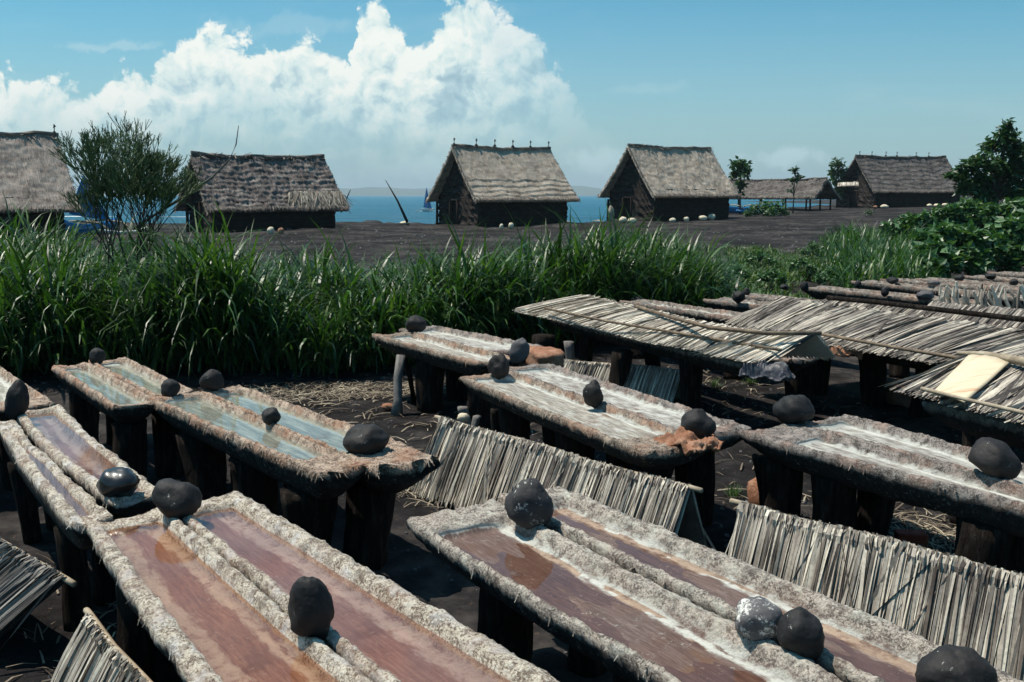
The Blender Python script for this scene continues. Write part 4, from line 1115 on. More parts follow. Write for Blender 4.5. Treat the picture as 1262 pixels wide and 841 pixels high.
def grass_field(name, pts_fn, nclump, per, hgt, label, matl, kind='stuff', lw=(.5, .9), ww=(.014, .034), spread=.12, hvar=None):
    cl = pts_fn(nclump)
    Hc = hgt * rng.uniform(.60, 1.0, len(cl)) * np.array([1 + .50 * noise.noise(Vector((x * .75, y * .75, 4))) for x, y in cl])
    if hvar is not None: Hc = Hc * hvar(cl)
    n = len(cl) * per
    ci = np.repeat(np.arange(len(cl)), per)
    base = np.zeros((n, 3))
    base[:, :2] = cl[ci] + rng.normal(0, spread, (n, 2))
    gz = np.array([gh(x, y, False) for x, y in cl])
    zf = rng.random(n) ** 0.8
    base[:, 2] = gz[ci] - .02 + zf * Hc[ci] * 0.52
    sc = Hc[ci] / 1.2
    V_, F_ = blades(n, base, lambda n: rng.uniform(lw[0], lw[1], n) * sc, lambda n: rng.uniform(ww[0], ww[1], n),
                    lambda n: rng.uniform(R(52), R(88), n), lambda n: rng.uniform(R(25), R(150), n))
    o = mesh_obj(name, V_, F_, matl)
    return tag(o, label, 'grass', kind=kind)
def front_left(x):
    # near edge of the tall grass
    pts = [(-12, 9.6), (-6.5, 10.4), (-4.7, 10.7), (-1.6, 10.9), (-.2, 12.3), (1.2, 13.2), (3.3, 14.6), (3.8, 16)]
    return np.interp(x, [p[0] for p in pts], [p[1] for p in pts])
def fl(n):
    x = rng.uniform(-10.5, 3.3, n)
    d = rng.random(n) ** 1.2 * np.interp(x, [-10, -5, -2, 0, 3.3], [6.0, 5.0, 3.4, 3.6, 2.6])
    y = front_left(x) + d
    k = rng.random(n) < 1.0
    return np.stack([x, y], 1)[k]
def hv(c):
    x, y = c[:, 0], c[:, 1]
    u = x / y
    h = np.interp(u, [-.55, -.42, -.30, -.22, -.17, -.10, -.03, .05, .12, .18, .21], [1.50, 1.40, 1.26, 1.24, 1.10, 1.16, 1.20, 1.26, 1.34, 1.22, .8])
    return h * (0.9 + 0.14 * np.sin(x * 2.3) * np.cos(y * 1.7 + x))
grass_field('tall_grass', fl, 1900, 30, 1.27, 'dense tall green cane grass with arching blades, a wall across the left and middle', M['grass'], lw=(.55, 1.0), ww=(.014, .042), hvar=hv)
# right hand tall grass
def fr(n):
    y = rng.uniform(17, 33, n)
    u = rng.uniform(.32, .41, n)
    k = (y > 17 + 14 * np.clip((.345 - u) / .03, 0, 1)) 
    x = u * y
    return np.stack([x, y], 1)[k]
grass_field('tall_grass', fr, 900, 24, 1.15, 'tall green grass clumps at the right beyond the far trough rows', M['grass'], lw=(.5, .9), ww=(.018, .04), spread=.18)
# low ground cover
def fg(n):
    y = 15 + 17 * rng.random(n); u = rng.uniform(.185, .36, n)
    x = u * y
    k = (noise_vals(x * .7, y * .45) > -.12) & ~((y > 24) & (u < .22))
    return np.stack([x, y], 1)[k]
def noise_vals(a, b): return np.array([noise.noise(Vector((p, q, 1.5))) for p, q in zip(a, b)])
grass_field('ground_cover', fg, 2600, 16, .58, 'low mixed weeds and creepers on the sand between the grass and the right hand bushes', M['grassdim'], lw=(.25, .6), ww=(.02, .05), spread=.2)
# little tufts
def tuft(px, py, h, n, label, m='grassdim', z=0):
    g = at(px, py, z)
    base = np.zeros((n, 3)); base[:, :2] = rng.normal(0, .025, (n, 2))
    V_, F_ = blades(n, base, lambda n: rng.uniform(.5, 1, n) * h, lambda n: rng.uniform(.004, .008, n), lambda n: rng.uniform(R(35), R(88), n), lambda n: rng.uniform(0, R(70), n))
    return tag(mesh_obj('grass_tuft', V_, F_, M[m], None, True, g), label, 'grass tuft', 'small tufts on the sand')
tuft(1218, 684, .16, 70, 'small green grass tuft on the sand right of the red brick')
tuft(905, 612, .12, 50, 'tiny green tuft under the rusty bark slab')
tuft(1134, 480, .20, 90, 'dry yellow green tuft beside the pale broken block')
tuft(880, 478, .14, 70, 'yellowish tuft under the pale leaf roof, left of the other yellowish tuft')
tuft(925, 474, .14, 60, 'yellowish tuft beside the post under the plastic wrapped end')
tuft(556, 585, .10, 40, 'tiny green tuft at the left foot of the long silvery screen')

def leaf_quads(mb, c, s, nrm_bias=.5, ar=.55):
    """one folded leaf"""
    d = Vector((random.gauss(0, 1), random.gauss(0, 1), random.gauss(-.1, .6))).normalized()
    up = Vector((random.gauss(0, .6), random.gauss(0, .6), 1)).normalized()
    w = d.cross(up).normalized() * s * ar * .5
    up = w.cross(d).normalized() * s * .12
    p = Vector(c)
    mb.add([p, p + d * s * .45 + w + up, p + d * s, p + d * s * .45 - w + up, p + d * s * .5], [(0, 1, 4), (1, 2, 4), (2, 3, 4), (3, 0, 4)])
def clumpy_crown(mb, blobs, n, s, ar=.6, shell=.5):
    tot = sum(b[3] ** 2 for b in blobs)
    for (x, y, z, r) in blobs:
        k = int(n * r * r / tot)
        for _ in range(k):
            d = Vector((random.gauss(0, 1), random.gauss(0, 1), random.gauss(0, 1))).normalized()
            rr = r * (random.random() ** shell)
            rr *= 1 + .35 * noise.noise(d * 2.2 + Vector((x, y, z)))
            leaf_quads(mb, (x + d.x * rr, y + d.y * rr, z + d.z * rr * .85), s * random.uniform(.6, 1.25), ar=ar)
def tree(px, base_y_px, D, blobs_px, trunk_r, label, n=500, leaf=.14, m='leaf', name='tree', cat='tree', group=None, z0=None, lean=0.0):
    """blobs_px: crown clumps as photo px,py,radius px, depth offset"""
    X0 = atd(px, base_y_px, D)
    zb = gh(X0.x, X0.y, False) if z0 is None else z0
    root = empty(name, (X0.x, X0.y, zb))
    tag(root, label, cat, group)
    mb = MB(); tr = MB()
    bl = []
    for (bx, by, br, dd) in blobs_px:
        q = atd(bx, by, D + dd)
        bl.append((q.x - X0.x, q.y - X0.y, q.z - zb, br * D / FPX))
    top = max(b[2] for b in bl)
    hub = Vector((sum(b[0] for b in bl) / len(bl) * .5, 0, top * .45))
    tr.tube([(0, 0, -.1), hub * .5 + Vector((lean, 0, 0)), hub], [trunk_r, trunk_r * .8, trunk_r * .65], 7, jit=.1)
    for b in bl:
        e = Vector(b[:3])
        mid = hub.lerp(e, .55) + Vector((random.uniform(-.1, .1), random.uniform(-.1, .1), random.uniform(0, .12)))
        tr.tube([hub, mid, e], [trunk_r * .55, trunk_r * .3, trunk_r * .1], 5)
        for _ in range(4):
            dd = Vector((random.gauss(0, 1), random.gauss(0, 1), random.gauss(.3, 1))).normalized() * b[3] * .8
            tr.tube([mid.lerp(e, .6), e + dd], [trunk_r * .2, trunk_r * .06], 4)
    tr.build('trunk', M['bark'], root, True)
    clumpy_crown(mb, bl, n, leaf, shell=.55)
    mb.build('crown', M[m], root)
    return root
tree(912, 268, 82, [(912, 205, 12, 0), (906, 216, 8, .5), (919, 214, 8, -.5), (913, 228, 7, 0), (910, 238, 4, 0)], .10, 'small leafy tree standing in front of the long low shed, left of the thin one', 520, .42, z0=.3)
tree(977, 268, 84, [(979, 210, 4.5, 0), (977, 222, 4, 0), (981, 219, 3, 0), (973, 234, 2.5, 0), (985, 219, 3, .3)], .07, 'thin spindly sapling in front of the long low shed', 170, .36, z0=.3)
tree(1031, 262, 104, [(1033, 203, 8, 0), (1028, 213, 7, .5), (1037, 212, 7, 0), (1030, 224, 8, 0), (1034, 236, 7, 0)], .12, 'small round headed tree between the low shed and the far dark hut', 480, .5)
tree(945, 268, 76, [(932, 259, 9, 0), (945, 256, 11, .6), (958, 257, 10, 0), (966, 262, 7, 0), (922, 264, 6, 0), (950, 263, 9, -.5)], .06, 'low pale green bush in front of the long low shed', 1300, .26, 'leafbroad', 'bush', 'bush')
tree(1063, 262, 70, [(1072, 262, 5, 0)], .02, 'tiny dark plant on the black sand right of the low shed', 60, .2, name='bush', cat='bush')
# right hand tree: crown in separate clumps
tree(1228, 250, 33, [(1240, 168, 14, 0), (1222, 180, 12, .5), (1250, 185, 16, 0), (1196, 205, 13, 0), (1180, 213, 9, .4), (1212, 200, 14, -.5), (1232, 205, 16, 0), (1256, 212, 18, 0), (1206, 222, 15, 0),
     (1190, 232, 12, 0), (1228, 228, 18, .3), (1252, 238, 18, 0), (1212, 243, 15, 0), (1186, 222, 9, 0), (1275, 190, 20, .5), (1285, 225, 24, 0), (1242, 155, 8, 0), (1300, 170, 18, 0), (1172, 216, 6, 0)], .14,
     'large dark green tree with clumped leaves at the right edge', 6800, .20, 'leaf')
# broad leaved bushes
BB = [(1150, 322, 19, [(1150, 312, 16, 0), (1134, 326, 14, .3), (1165, 322, 17, 0), (1122, 332, 10, 0), (1148, 330, 16, -.4), (1140, 298, 15, .8), (1160, 288, 15, 1)], 'low broad leaved bush nearest the far trough rows'),
      (1195, 310, 20, [(1195, 300, 20, 0), (1175, 314, 17, 0), (1214, 308, 20, .4), (1198, 322, 20, -.3), (1180, 290, 12, .6)], 'broad leaved bush in the middle of the right hand bushes'),
      (1240, 300, 21, [(1240, 288, 24, 0), (1262, 300, 26, .3), (1222, 300, 18, 0), (1245, 318, 24, -.4), (1275, 280, 24, 0)], 'broad leaved bush at the right edge below the large tree'),
      (1262, 262, 25, [(1250, 262, 20, 0), (1272, 268, 26, .4), (1236, 272, 14, 0), (1225, 262, 11, 0)], 'high broad leaved bush at the right edge in front of the large tree trunk')]
for px, py, D, bl, lab in BB:
    tree(px, py, D, bl, .04, lab, 2400, .20, 'leafbroad', 'bush', 'bush', 'broad leaved bushes at the right')
for k_, (px, py, D) in enumerate(((905, 338, 20), (950, 345, 19), (985, 330, 23), (1020, 345, 19.5), (935, 322, 24), (1000, 312, 27))):
    tree(px, py, D, [(px - 9, py - 2, 7, 0), (px + 3, py - 6, 9, .3), (px + 13, py, 7, 0)], .02,
         ('low leafy weed beside the end of the tall grass', 'low leafy weed just beyond the far rows of troughs, left one', 'low leafy weed in the middle of the ground cover',
          'low leafy weed just beyond the far rows, against the right hand grass', 'low leafy weed near the grey boulders', 'farthest low leafy weed, at the edge of the bare sand')[k_], 420, .09, 'leafbroad', 'weed', 'weed', 'low leafy weeds in the ground cover')
for px, py, D, bl, lab in [(1115, 285, 30, [(1100, 283, 13, 0), (1120, 276, 14, .4), (1140, 274, 15, 0), (1160, 268, 14, 0), (1130, 288, 14, 0)], 'dull green bush behind the right hand tall grass'),
                           (1185, 262, 30, [(1172, 262, 12, 0), (1190, 258, 15, .3), (1208, 262, 14, 0), (1180, 274, 16, 0), (1205, 275, 16, 0)], 'dull green bush at the foot of the large tree')]:
    tree(px, py, D, bl, .04, lab, 2600, .19, 'leafbroad', 'bush', 'bush')

# pencil bush at the left: leafless green twigs
pb_root = empty('pencil_bush', tuple(atd(163, 430, 12.3).xy) + (0.0,))
tag(pb_root, 'tall airy bush of bare green pencil twigs rising out of the grass at the left', 'bush')
st_, tw_ = MB(), MB()
def grow(p, d, L, r, lvl, mbx):
    d = d.normalized()
    q = p + d * L * .5 + Vector((random.gauss(0, .02), random.gauss(0, .02), 0)) * L
    e = q + (d + Vector((random.gauss(0, .12), random.gauss(0, .12), random.gauss(.05, .08)))) .normalized() * L * .5
    mbx = st_ if lvl > 3 else tw_
    mbx.tube([p, q, e], [max(r, .0042), max(r * .85, .0038), max(r * .7, .0034)], 3 if lvl < 4 else 6, cap=False)
    if lvl == 0: return
    k = 3 if random.random() < (.50 if lvl > 2 else .52) else 2
    for i in range(k):
        a = random.random() * 6.28; sp = random.uniform(.25, .62)
        n_ = Vector((math.cos(a), math.sin(a), 0))
        nd_ = (d + n_ * sp + Vector((0, 0, .16))).normalized()
        grow(e, nd_, L * random.uniform(.66, .92), r * .68, lvl - 1, mbx)
for (dx, dy, dz, L, lv) in ((-.42, .1, 2.0, .60, 6), (-.22, -.2, 2.4, .62, 6), (.02, .1, 2.8, .68, 7), (.20, -.1, 2.2, .60, 6), (.42, .2, 1.9, .56, 6), (-.08, .3, 2.6, .66, 7),
                            (.62, 0, 1.5, .52, 6), (.10, -.3, 2.4, .60, 6), (-.30, .1, 2.5, .58, 6), (-.62, .0, 1.7, .52, 5)):
    grow(Vector((random.uniform(-.22, .22), random.uniform(-.15, .15), random.uniform(.75, 1.05))), Vector((dx * .6, dy * .8, dz)), L * .62, .014, lv + (1 if lv < 7 else 0), st_)
for _ in range(7):
    a = random.uniform(-.25, .25)
    st_.tube([(a, 0, -.02), (a * 1.1, random.uniform(-.1, .1), .9)], [.022, .017], 6)
st_.build('stem', M['bark'], pb_root, True)
tw_.build('twigs', M['twiggreen'], pb_root, True)
# bare leaning branch
lone_pole([atd(165, 282, 12.8), atd(200, 259, 12.8), atd(232, 240, 12.8), atd(262, 218, 12.8), atd(283, 197, 12.8), atd(291, 178, 12.8), atd(294, 155, 12.8)], [.018, .018, .017, .013, .010, .008, .005],
          'long bare branch leaning up to the right out of the pencil bush', 'branch', 'bare_branch', 'branch', None)

# ------------------------------------------------------------------ huts
def hut(px, py, D, th, L, Wd, wall, ridge, matl, label, base=None, ox=.55, oy=.55, courses=0, namp=.05, patch=False, finials=(), openshed=False, doorway=True, origin=None, ridgemess=.05, hipleft=0.0, lower=None, sag=.12, eave_z=None, sills=True):
    """near left corner of the walls at photo px on ground, distance D; x along the ridge, y to the back"""
    o = atd(px, py, D) if origin is None else Vector(origin)
    z0 = gh(o.x, o.y, False) if base is None else base
    root = empty('thatched_hut' if not openshed else 'open_shed', (o.x, o.y, z0), R(th))
    tag(root, label, 'hut' if not openshed else 'shed', 'thatched salt makers huts by the beach' if not openshed else None)
    sd = px * .37
    # eave tip at y=-oy
    k = (ridge - wall) / (Wd / 2 + oy * .0 + 0.001)
    ez = wall - 0.10 if eave_z is None else eave_z
    tk = .20
    def slope(back, name):
        nu, nv = int((L + 2 * ox) / .06), 64
        vs, uvs, fs = [], [], []
        sl = math.hypot(Wd / 2 + oy, ridge - ez)
        ny = (ridge - ez) / sl; nz = (Wd / 2 + oy) / sl
        for lay in (0, 1):
            for j in range(nv + 1):
                v = j / nv              # 0 ridge 1 eave
                for i in range(nu + 1):
                    u = i / nu
                    x = -ox + u * (L + 2 * ox)
                    # gable edges flare slightly outwards towards the eave
                    x += (u - .5) * 2 * (.18 * v - .10)
                    y = Wd / 2 - v * (Wd / 2 + oy)
                    z = ridge - v * (ridge - ez) - sag * math.sin(math.pi * v)
                    h = 0
                    if lay == 0:
                        h = namp * 1.5 * fbm(Vector((x * 1.2, v * 3.2, sd)), 4) + namp * .8 * fbm(Vector((x * 7, v * 14, sd + 4)), 3)
                        if courses:
                            cc = v * courses + .5 * noise.noise(Vector((x * .8, v * 3, sd))) + .06 * noise.noise(Vector((x * 5, v * 3, sd)))
                            if not (courses < 0):
                                s_ = cc % 1.0
                                if lower is None or v > lower:
                                    h += .055 * (s_ ** 1.4) - .03
                        z += (.11 * noise.noise(Vector((x * .8, sd, 1))) + .05 * noise.noise(Vector((x * 3.1, sd, 1)))) * (1 - v) - .12 * math.sin(math.pi * u) * (1 - v)
                    else:
                        h = -tk
                    if j == nv:
                        y -= .08 * noise.noise(Vector((x * 3, sd, 2))); z += .05 * noise.noise(Vector((x * 6, sd, 2)))
                    y2 = y - ny * h * 1.0; z2 = z + nz * h
                    if back: y2 = Wd - y2
                    vs.append((x, y2, z2)); uvs.append((x, v * sl))
        m_ = (nu + 1) * (nv + 1)
        for j in range(nv):
            for i in range(nu):
                a = j * (nu + 1) + i
                f = (a, a + nu + 1, a + nu + 2, a + 1)
                if back: f = f[::-1]
                fs.append(f); fs.append(tuple(m_ + q for q in f[::-1]))
        for i in range(nu):
            a = nv * (nu + 1) + i; fs.append((a, m_ + a, m_ + a + 1, a + 1))
        for j in range(nv):
            for c in (0, nu):
                a = j * (nu + 1) + c; b = a + nu + 1
                fs.append((a, b, m_ + b, m_ + a))
        rf = mesh_obj(name, vs, fs, matl, root, True, None, 0, uvs)
        # ragged fringe along the eave and gable edge
        fr_ = MB()
        s = 1 if not back else -1
        yb = (-oy) if not back else Wd + oy
        E0, E1 = Vector((-ox - .08, yb + s * .10, ez + .10)), Vector((L + ox + .08, yb + s * .10, ez + .10))
        dn = Vector((0, -s * .22, -.24))
        strands(fr_, E0, E1, dn, dn, int((L + 2 * ox) * 42), w=(.015, .045), lenv=.5, layers=4, lift=.04, seg=2, skewv=.25, nrm=Vector((0, -s * .7, .7)))
        fr_.build('fringe', M['fringe'], rf)
        for gx_, sg in ((-ox, -1), (L + ox, 1)):
            fr_ = MB()
            for _ in range(150):
                v = random.random()
                y = Wd / 2 - v * (Wd / 2 + oy); z = ridge - v * (ridge - ez) - sag * math.sin(math.pi * v)
                if back: y = Wd - y
                xx = gx_ + sg * (.18 * v - .10)
                p = Vector((xx - sg * .05, y, z - random.uniform(0, .18)))
                q = p + Vector((sg * random.uniform(.05, .16), -s * random.uniform(.0, .15), -random.uniform(.03, .22)))
                w_ = Vector((0, .03, .03))
                fr_.add([p - w_, p + w_, q + w_ * .3, q - w_ * .3], [(0, 1, 2, 3)])
            fr_.build('fringe', M['fringe'], rf)
        return rf
    slope(False, 'roof_slope'); slope(True, 'roof_slope')
    # ridge cap with ragged bits
    rc = MB()
    npt = 24
    rc.tube([(-ox + .08 + (L + 2 * ox - .16) * i / npt, Wd / 2, ridge + .03 - .12 * math.sin(math.pi * i / npt) + .11 * noise.noise(Vector(((-ox + .08 + (L + 2 * ox - .16) * i / npt) * .8, sd, 1)))) for i in range(npt + 1)], [.09 * (1 + .4 * noise.noise(Vector((i, sd, 3)))) for i in range(npt + 1)], 7, jit=.2)
    for _ in range(int(90 * ridgemess / .05)):
        x = random.uniform(-ox, L + ox); s = random.choice((-1, 1))
        a = Vector((x, Wd / 2, ridge - .02)); b = a + Vector((random.gauss(0, .16), s * random.uniform(.1, .35), random.uniform(-.28, .02 + ridgemess * random.random() ** 2 * 2)))
        w_ = Vector((random.uniform(.015, .04), 0, 0))
        rc.add([a - w_, a + w_, b + w_, b - w_], [(0, 1, 2, 3)])
    rc.build('ridge_cap', M['fringe'] if not openshed else M['thatchD'], root)
    for fx in finials:
        fb = MB()
        x = -ox + fx * (L + 2 * ox); y = Wd / 2
        fb.tube([(x, y, ridge), (x, y, ridge + .14)], [.13, .05], 6)
        fb.tube([(x, y, ridge + .1), (x + .02, y, ridge + .32)], .022, 5)
        fb.tube([(x - .03, y, ridge + .30), (x + .04, y, ridge + .37), (x + .0, y, ridge + .47)], [.03, .07, .015], 6)
        fb.build('roof_finial', M['inside'], root)
    if openshed:
        for i, x in enumerate(np.linspace(.15, L - .15, 5)):
            for y in (.1, Wd / 2, Wd - .1):
                if y == Wd / 2 and 0 < i < 4: continue
                pm = MB()
                zt = ez + (ridge - ez) * (1 - abs(y - Wd / 2) / (Wd / 2 + oy)) - .25
                pm.tube([(x + random.uniform(-.1, .1), y, -.4), (x, y, zt)], [.10, .08], 7, jit=.1)
                pm.build('post', M['post'], root, True)
        return root
    # long walls, uneven courses of log and mat
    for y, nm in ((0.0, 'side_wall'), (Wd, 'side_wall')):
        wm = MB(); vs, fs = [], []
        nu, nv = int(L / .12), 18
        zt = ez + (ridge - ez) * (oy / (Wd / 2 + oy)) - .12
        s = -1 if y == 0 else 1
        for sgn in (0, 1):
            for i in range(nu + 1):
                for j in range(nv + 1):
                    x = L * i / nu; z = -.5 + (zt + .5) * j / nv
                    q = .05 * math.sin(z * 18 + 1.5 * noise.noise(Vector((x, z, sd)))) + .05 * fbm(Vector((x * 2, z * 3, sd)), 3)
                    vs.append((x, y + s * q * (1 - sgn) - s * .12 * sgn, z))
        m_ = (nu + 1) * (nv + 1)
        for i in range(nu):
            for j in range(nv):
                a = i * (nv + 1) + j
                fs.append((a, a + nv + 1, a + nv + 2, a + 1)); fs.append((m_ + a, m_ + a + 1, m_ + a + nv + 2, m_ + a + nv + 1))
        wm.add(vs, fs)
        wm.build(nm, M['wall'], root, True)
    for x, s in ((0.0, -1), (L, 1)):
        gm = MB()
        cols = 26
        d0, d1 = (Wd * .50, Wd * .66) if (doorway and s == -1) else (9e9, 9e9)
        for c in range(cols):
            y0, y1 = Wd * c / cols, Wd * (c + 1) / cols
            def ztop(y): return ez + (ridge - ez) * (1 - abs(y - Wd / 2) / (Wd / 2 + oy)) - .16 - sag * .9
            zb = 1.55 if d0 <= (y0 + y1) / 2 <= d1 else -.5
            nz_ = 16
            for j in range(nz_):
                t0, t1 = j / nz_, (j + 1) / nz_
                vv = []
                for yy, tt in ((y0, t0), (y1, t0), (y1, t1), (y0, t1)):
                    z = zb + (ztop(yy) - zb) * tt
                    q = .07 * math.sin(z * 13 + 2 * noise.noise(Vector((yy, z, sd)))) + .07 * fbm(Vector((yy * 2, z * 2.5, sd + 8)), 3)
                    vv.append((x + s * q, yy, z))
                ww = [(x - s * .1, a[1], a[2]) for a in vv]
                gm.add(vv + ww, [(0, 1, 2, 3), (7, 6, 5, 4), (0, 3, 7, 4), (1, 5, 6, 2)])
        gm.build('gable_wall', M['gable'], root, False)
    if doorway:
        dm = MB()
        dm.box((.10, Wd * .5, -.3), (.14, Wd * .66, 1.55)); dm.build('doorway', M['inside'], root)  # no door leaf: dark panel painted as the shade inside the opening
        fm = MB()
        for y in (Wd * .49, Wd * .67):
            fm.tube([(-.12, y, -.3), (-.14, y + .02, 1.6)], .06, 6, jit=.1)
        fm.tube([(-.13, Wd * .46, 1.6), (-.13, Wd * .70, 1.62)], .06, 6)
        fm.build('door_frame', M['post'], root, True)
    if sills:
        for yy in (.0, Wd):
            cm = MB(); cm.tube([(-.15, yy, -.4), (-.12, yy, 1.5)], .09, 7, jit=.15)
            cm.build('corner_post', M['post'], root, True)
    if patch:
        pm = MB()
        v0 = .68
        p0 = Vector((0, Wd / 2 - v0 * (Wd / 2 + oy), ridge - v0 * (ridge - ez) - sag * .85 + .03))
        dn = Vector((0, -.27 * (Wd / 2 + oy), -.27 * (ridge - ez)))
        strands(pm, p0 + Vector((L * .62, 0, 0)), p0 + Vector((L + ox - .02, 0, 0)), dn, dn, 620, w=(.03, .08), lenv=.5, layers=5, lift=.035, seg=3, skewv=.35, nrm=Vector((0, -.75, .66)))
        pm.build('thatch_patch', M['patch'], root)
    return root
a35 = Vector((math.cos(R(35)), math.sin(R(35)), 0))
c = atd(84, 258, 46); oo = c - a35 * 7.6; 
hut(0, 0, 0, 35, 7.4, 5.0, 1.55, 4.85, M['thatchA'], 'large grey thatched roof cut by the left edge of the picture', origin=(oo.x, oo.y, 0), base=0, eave_z=1.35, finials=(.97,), oy=.6)
hut(268, 287, 51.5, 35, 6.6, 4.5, 1.45, 4.15, M['thatchB'], 'hut with a dark ragged layered roof and a pale patch at its lower right', eave_z=1.25, courses=11, namp=.09, patch=True, ridgemess=.10, base=0.0, oy=.5, finials=())
hut(592, 280, 61, 35, 6.7, 4.9, 1.8, 4.98, M['thatchC'], 'hut with a smooth pale upper roof and six small finials on its ridge', eave_z=1.62, courses=10, lower=.55, namp=.03, finials=(.03, .24, .42, .60, .78, .97), ridgemess=.01, oy=.5)
hut(808, 271, 68, 35, 7.1, 4.8, 2.0, 5.20, M['thatchC'], 'hut with a shaggy tan roof and wide gable, right of the one with finials', eave_z=1.72, namp=.05, ridgemess=.08, oy=.5)
hut(1079, 254, 100, 20, 10.6, 5.6, 1.7, 5.15, M['thatchD'], 'far dark hut with a pale awning on its gable at the right', courses=8, namp=.05, eave_z=1.5, finials=(.05, .18, .33, .45, .66, .8), ridgemess=.10, base=.80)
nr = atd(999, 262, 93); aa = Vector((math.cos(R(-42)), math.sin(R(-42)), 0)); oo = nr - aa * 10.2
hut(0, 0, 0, -42, 10.2, 4.6, 1.7, 3.25, M['thatchD'], 'long low open shed on posts with a sagging grey roof', origin=(oo.x, oo.y, 0), base=.30, eave_z=1.45, openshed=True, sag=.1, namp=.10, ox=.5)
# awning on the far hut gable
aw = MB()
A0 = atd(1033, 226, 98.5); A1 = atd(1058, 225, 96.5)
strands(aw, A0, A1, Vector((-.35, -.9, -.35)), Vector((-.35, -.9, -.35)), 160, w=(.05, .10), layers=3, lift=.03, seg=3)
sheet(aw, A0, A1, Vector((-.35, -.9, -.35)), Vector((-.35, -.9, -.35)))
tag(aw.build('straw_awning', M['leafpale']), 'pale straw awning in front of the far dark hut gable', 'awning')

# ------------------------------------------------------------------ things around the huts
def blob(px, py, D, w, h, label, m='pale', name='bundle', cat='bundle', sd=1, group=None):
    q = atd(px, py, D)
    z = gh(q.x, q.y, False)
    vs, fs = [], []
    n, rws = 14, 9
    a, hh = w * D / FPX / 2, h * D / FPX / 2
    for i in range(rws + 1):
        th = math.pi * i / rws
        for j in range(n):
            ph = 2 * math.pi * j / n
            d = Vector((math.sin(th) * math.cos(ph), math.sin(th) * math.sin(ph), math.cos(th)))
            k = 1 + .22 * noise.noise(d * 1.8 + Vector((sd, 0, 0)))
            vs.append((d.x * a * k, d.y * a * k, (d.z * k + .9) * hh))
    for i in range(rws):
        for j in range(n):
            fs.append((i * n + j, (i + 1) * n + j, (i + 1) * n + (j + 1) % n, i * n + (j + 1) % n))
    return tag(mesh_obj(name, vs, fs, M[m], None, True, (q.x, q.y, z), 0), label, cat, group)
G1 = 'pale sacks and bundles lying by the huts'
for i, a in enumerate([
    (334, 288, 49.0, 9, 9, 'pale round sack, left one of two by the ragged roofed hut'), (346, 289, 48.8, 8, 8, 'brownish round sack, right one of two by the ragged roofed hut'),
    (618, 277, 59, 5, 7, 'small pale bundle by the wall of the hut with finials, left one'), (630, 277, 59.5, 7, 8, 'small tan bundle by the wall of the hut with finials, right one'),
    (779, 268, 65, 11, 7, 'white sack at the gable of the shaggy tan hut'), (768, 268, 65, 10, 8, 'grey white heap left of the white sack at the shaggy tan hut gable'),
    (829, 270, 67, 8, 6, 'pale bundle by the long wall of the shaggy tan hut, left of three'), (846, 268, 68, 7, 6, 'pale bundle by the long wall of the shaggy tan hut, middle of three'),
    (866, 269, 69, 11, 7, 'white heap by the long wall of the shaggy tan hut, largest of three'), (877, 268, 70, 9, 8, 'white heap with a pointed top right of the largest one'),
    (1079, 253, 97, 5, 4, 'reddish bundle at the far dark hut corner'), (1090, 253, 97, 10, 5, 'white bundle at the far dark hut corner'),
    (1146, 250, 100, 7, 4, 'white sack in the row along the far dark hut wall, left one'), (1155, 250, 100, 8, 4, 'white sack in the row along the far dark hut wall, middle one'),
    (1165, 249, 101, 8, 4, 'white sack in the row along the far dark hut wall, right one'), (499, 276, 63, 12, 5, 'tan heap at the foot of the leaning mast on the beach')]):
    blob(*a, sd=i * 3.1, group=G1, m='pale' if i not in (1, 10) else 'rust')
blob(753, 271, 66, 8, 20, 'upright stack of pale firewood beside the shaggy hut gable door', 'leafdry', 'firewood_stack', 'firewood', 44)
for i, (px, w, h) in enumerate(((432, 34, 8), (458, 30, 10), (481, 24, 7), (512, 26, 7), (545, 20, 8))):
    blob(px, 279, 68.5, w, h, ('dark rock mound on the beach crest right next to the ragged roofed hut', 'highest dark rock mound on the beach crest left of the leaning mast', 'small dark rock mound at the left of the leaning mast foot',
         'low dark rock mound at the right of the leaning mast foot', 'dark rock mound against the left wall of the hut with finials')[i], 'stone', 'rock_mound', 'rock', i * 7.7, 'rock mounds on the beach crest')
lone_pole([atd(502, 274, 62), atd(490, 248, 62.5), atd(475, 222, 63)], [.09, .06, .02], 'dark mast leaning to the left on the beach between two huts', 'post', 'leaning_mast', 'mast', None)
lone_pole([atd(420, 262, 60), atd(427, 245, 60), atd(432, 234, 60)], [.05, .04, .02], 'short dark stick rising right behind the ragged roofed hut', 'post', 'stick', 'pole', None)
# driftwood and stones on the sand beyond the low weeds
for i, (px, py, w, h) in enumerate(((893, 322, 22, 9), (925, 318, 26, 8), (960, 313, 18, 6), (1010, 302, 14, 3))):
    D = 2 * FPX / (py - 240) * .96
    blob(px, py, D, w, h, ('grey boulder at the right end of the tall grass', 'grey boulder right of the first, beyond the low weeds', 'small grey boulder beyond the low weeds', 'flat pale stone on the black sand beyond the weeds')[i], 'stonegrey', 'boulder', 'rock', i * 5 + 2, 'grey boulders on the sand')
lone_pole([at(914, 307, .1), at(935, 309, .12), at(950, 312, .1)], .07, 'pale driftwood log on the sand beyond the low weeds', 'branch', 'driftwood', 'driftwood', None)

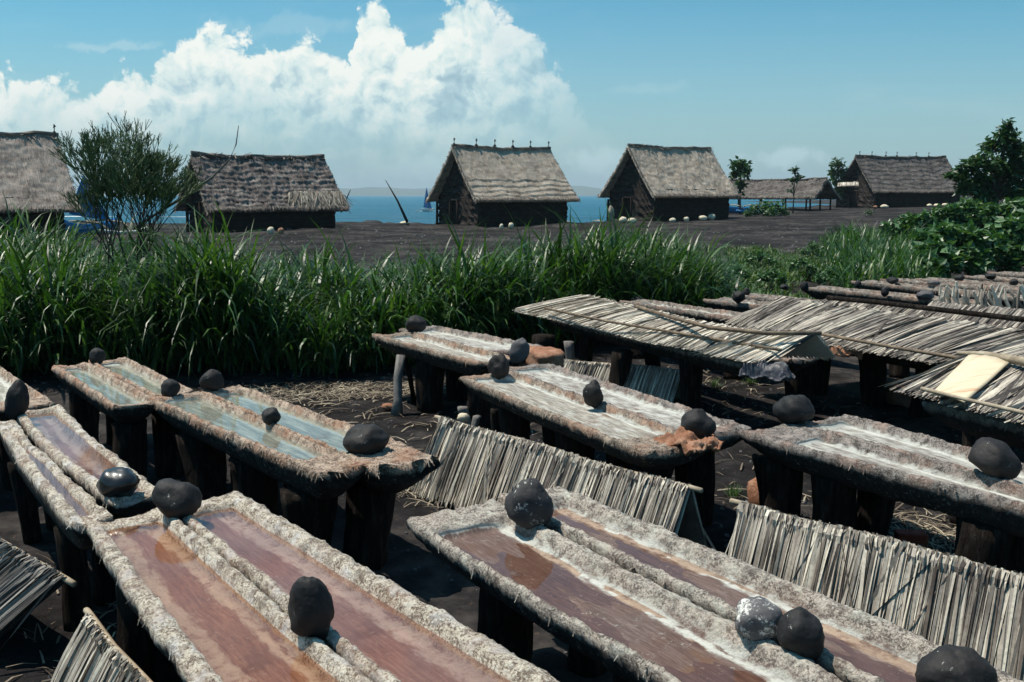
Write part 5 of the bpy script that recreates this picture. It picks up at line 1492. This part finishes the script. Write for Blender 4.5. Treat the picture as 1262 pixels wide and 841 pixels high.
# sailing outrigger out at sea, and boats on the beach
def boat(loc, rz, L, label, hullm='white', sail=None, sailh=5, name='outrigger_boat', floatm='white'):
    root = empty(name, loc, rz)
    tag(root, label, 'boat')
    vs, fs = [], []
    n, k = 15, 7
    for i in range(n + 1):
        t = i / n * 2 - 1
        w = .36 * (1 - abs(t) ** 2.4) + .02; sh = .35 * abs(t) ** 3
        for j in range(k + 1):
            a = math.pi * j / k
            vs.append((t * L / 2, -math.cos(a) * w, .55 + sh - math.sin(a) * .55))
    for i in range(n):
        for j in range(k):
            a = i * (k + 1) + j; fs.append((a, a + 1, a + k + 2, a + k + 1))
    o = mesh_obj('hull', vs, fs, M[hullm], root, True); md = o.modifiers.new('t', 'SOLIDIFY'); md.thickness = .05
    for s in (-1, 1):
        f = MB(); f.tube([(-L * .42, s * 1.9, .30), (-L * .1, s * 1.9, .14), (L * .25, s * 1.9, .14), (L * .46, s * 1.9, .30)], .085, 7); f.build('float', M[floatm], root, True)
    for x in (-L * .22, L * .2):
        f = MB(); f.tube([(x, -1.9, .2), (x, -1.2, .65), (x, 0, .75), (x, 1.2, .65), (x, 1.9, .2)], .05, 6); f.build('outrigger_arm', M['pole'], root, True)
    if sail:
        f = MB(); f.tube([(L * .1, 0, .5), (L * .12, 0, sailh * .6)], .06, 6); f.build('mast', M['post'], root, True)
        A, B, C_ = Vector((L * .42, .1, .7)), Vector((-L * .05, .1, sailh)), Vector((-L * .34, .1, 1.1))
        vs, fs = [], []
        m_ = 8
        for i in range(m_ + 1):
            for j in range(m_ + 1):
                p_ = A.lerp(B.lerp(C_, j / m_), i / m_); p_.y += .35 * math.sin(math.pi * i / m_) * math.sin(math.pi * (j / m_) * .8)
                vs.append(p_)
        for i in range(m_):
            for j in range(m_):
                a = i * (m_ + 1) + j; fs.append((a, a + 1, a + m_ + 2, a + m_ + 1))
        o = mesh_obj('sail', vs, fs, M[sail], root, True); md = o.modifiers.new('t', 'SOLIDIFY'); md.thickness = .02
    return root
q = at(526, 261, SEAZ)
q = atd(527, 259, 230)
boat((q.x, q.y, SEAZ - .12), R(70), 6.0, 'small boat with a blue sail on the sea left of the hut with finials', 'white', 'blue', 5.6, 'sailing_boat')
q = atd(720, 262, 72)
boat((q.x + .3, 78, SEAZ + 1.0), R(14), 6.5, 'outrigger boat with white floats on the beach between the two pale roofed huts', 'white')
q = atd(112, 285, 52)
boat((q.x, q.y, -.05), R(78), 4.6, 'beached boat with a bright blue sail behind the pencil bush at the left', 'blue', 'blue', 3.1, 'sailing_boat')
q = atd(916, 264, 84)
boat((q.x, q.y, gh(q.x, q.y, False)), R(20), 4.5, 'blue boat drawn up between the shaggy tan hut and the low shed', 'blue', None, 0, floatm='blue')

# ------------------------------------------------------------------ haze
hz_ = MB(); hz_.box((-14500, -120, -8), (14500, 16500, 140))
m, nt, out = new_mat('sea_haze')
v_ = nd(nt, 'ShaderNodeVolumePrincipled', {'Color': (0.72, 0.86, 0.95, 1), 'Density': 0.00017, 'Anisotropy': 0.0})
nt.links.new(v_.outputs[0], out.inputs['Volume'])
HZ = True
if HZ:
    tag(hz_.build('haze', m), 'thin blue sea haze over the water and the far island', 'haze', kind='stuff')
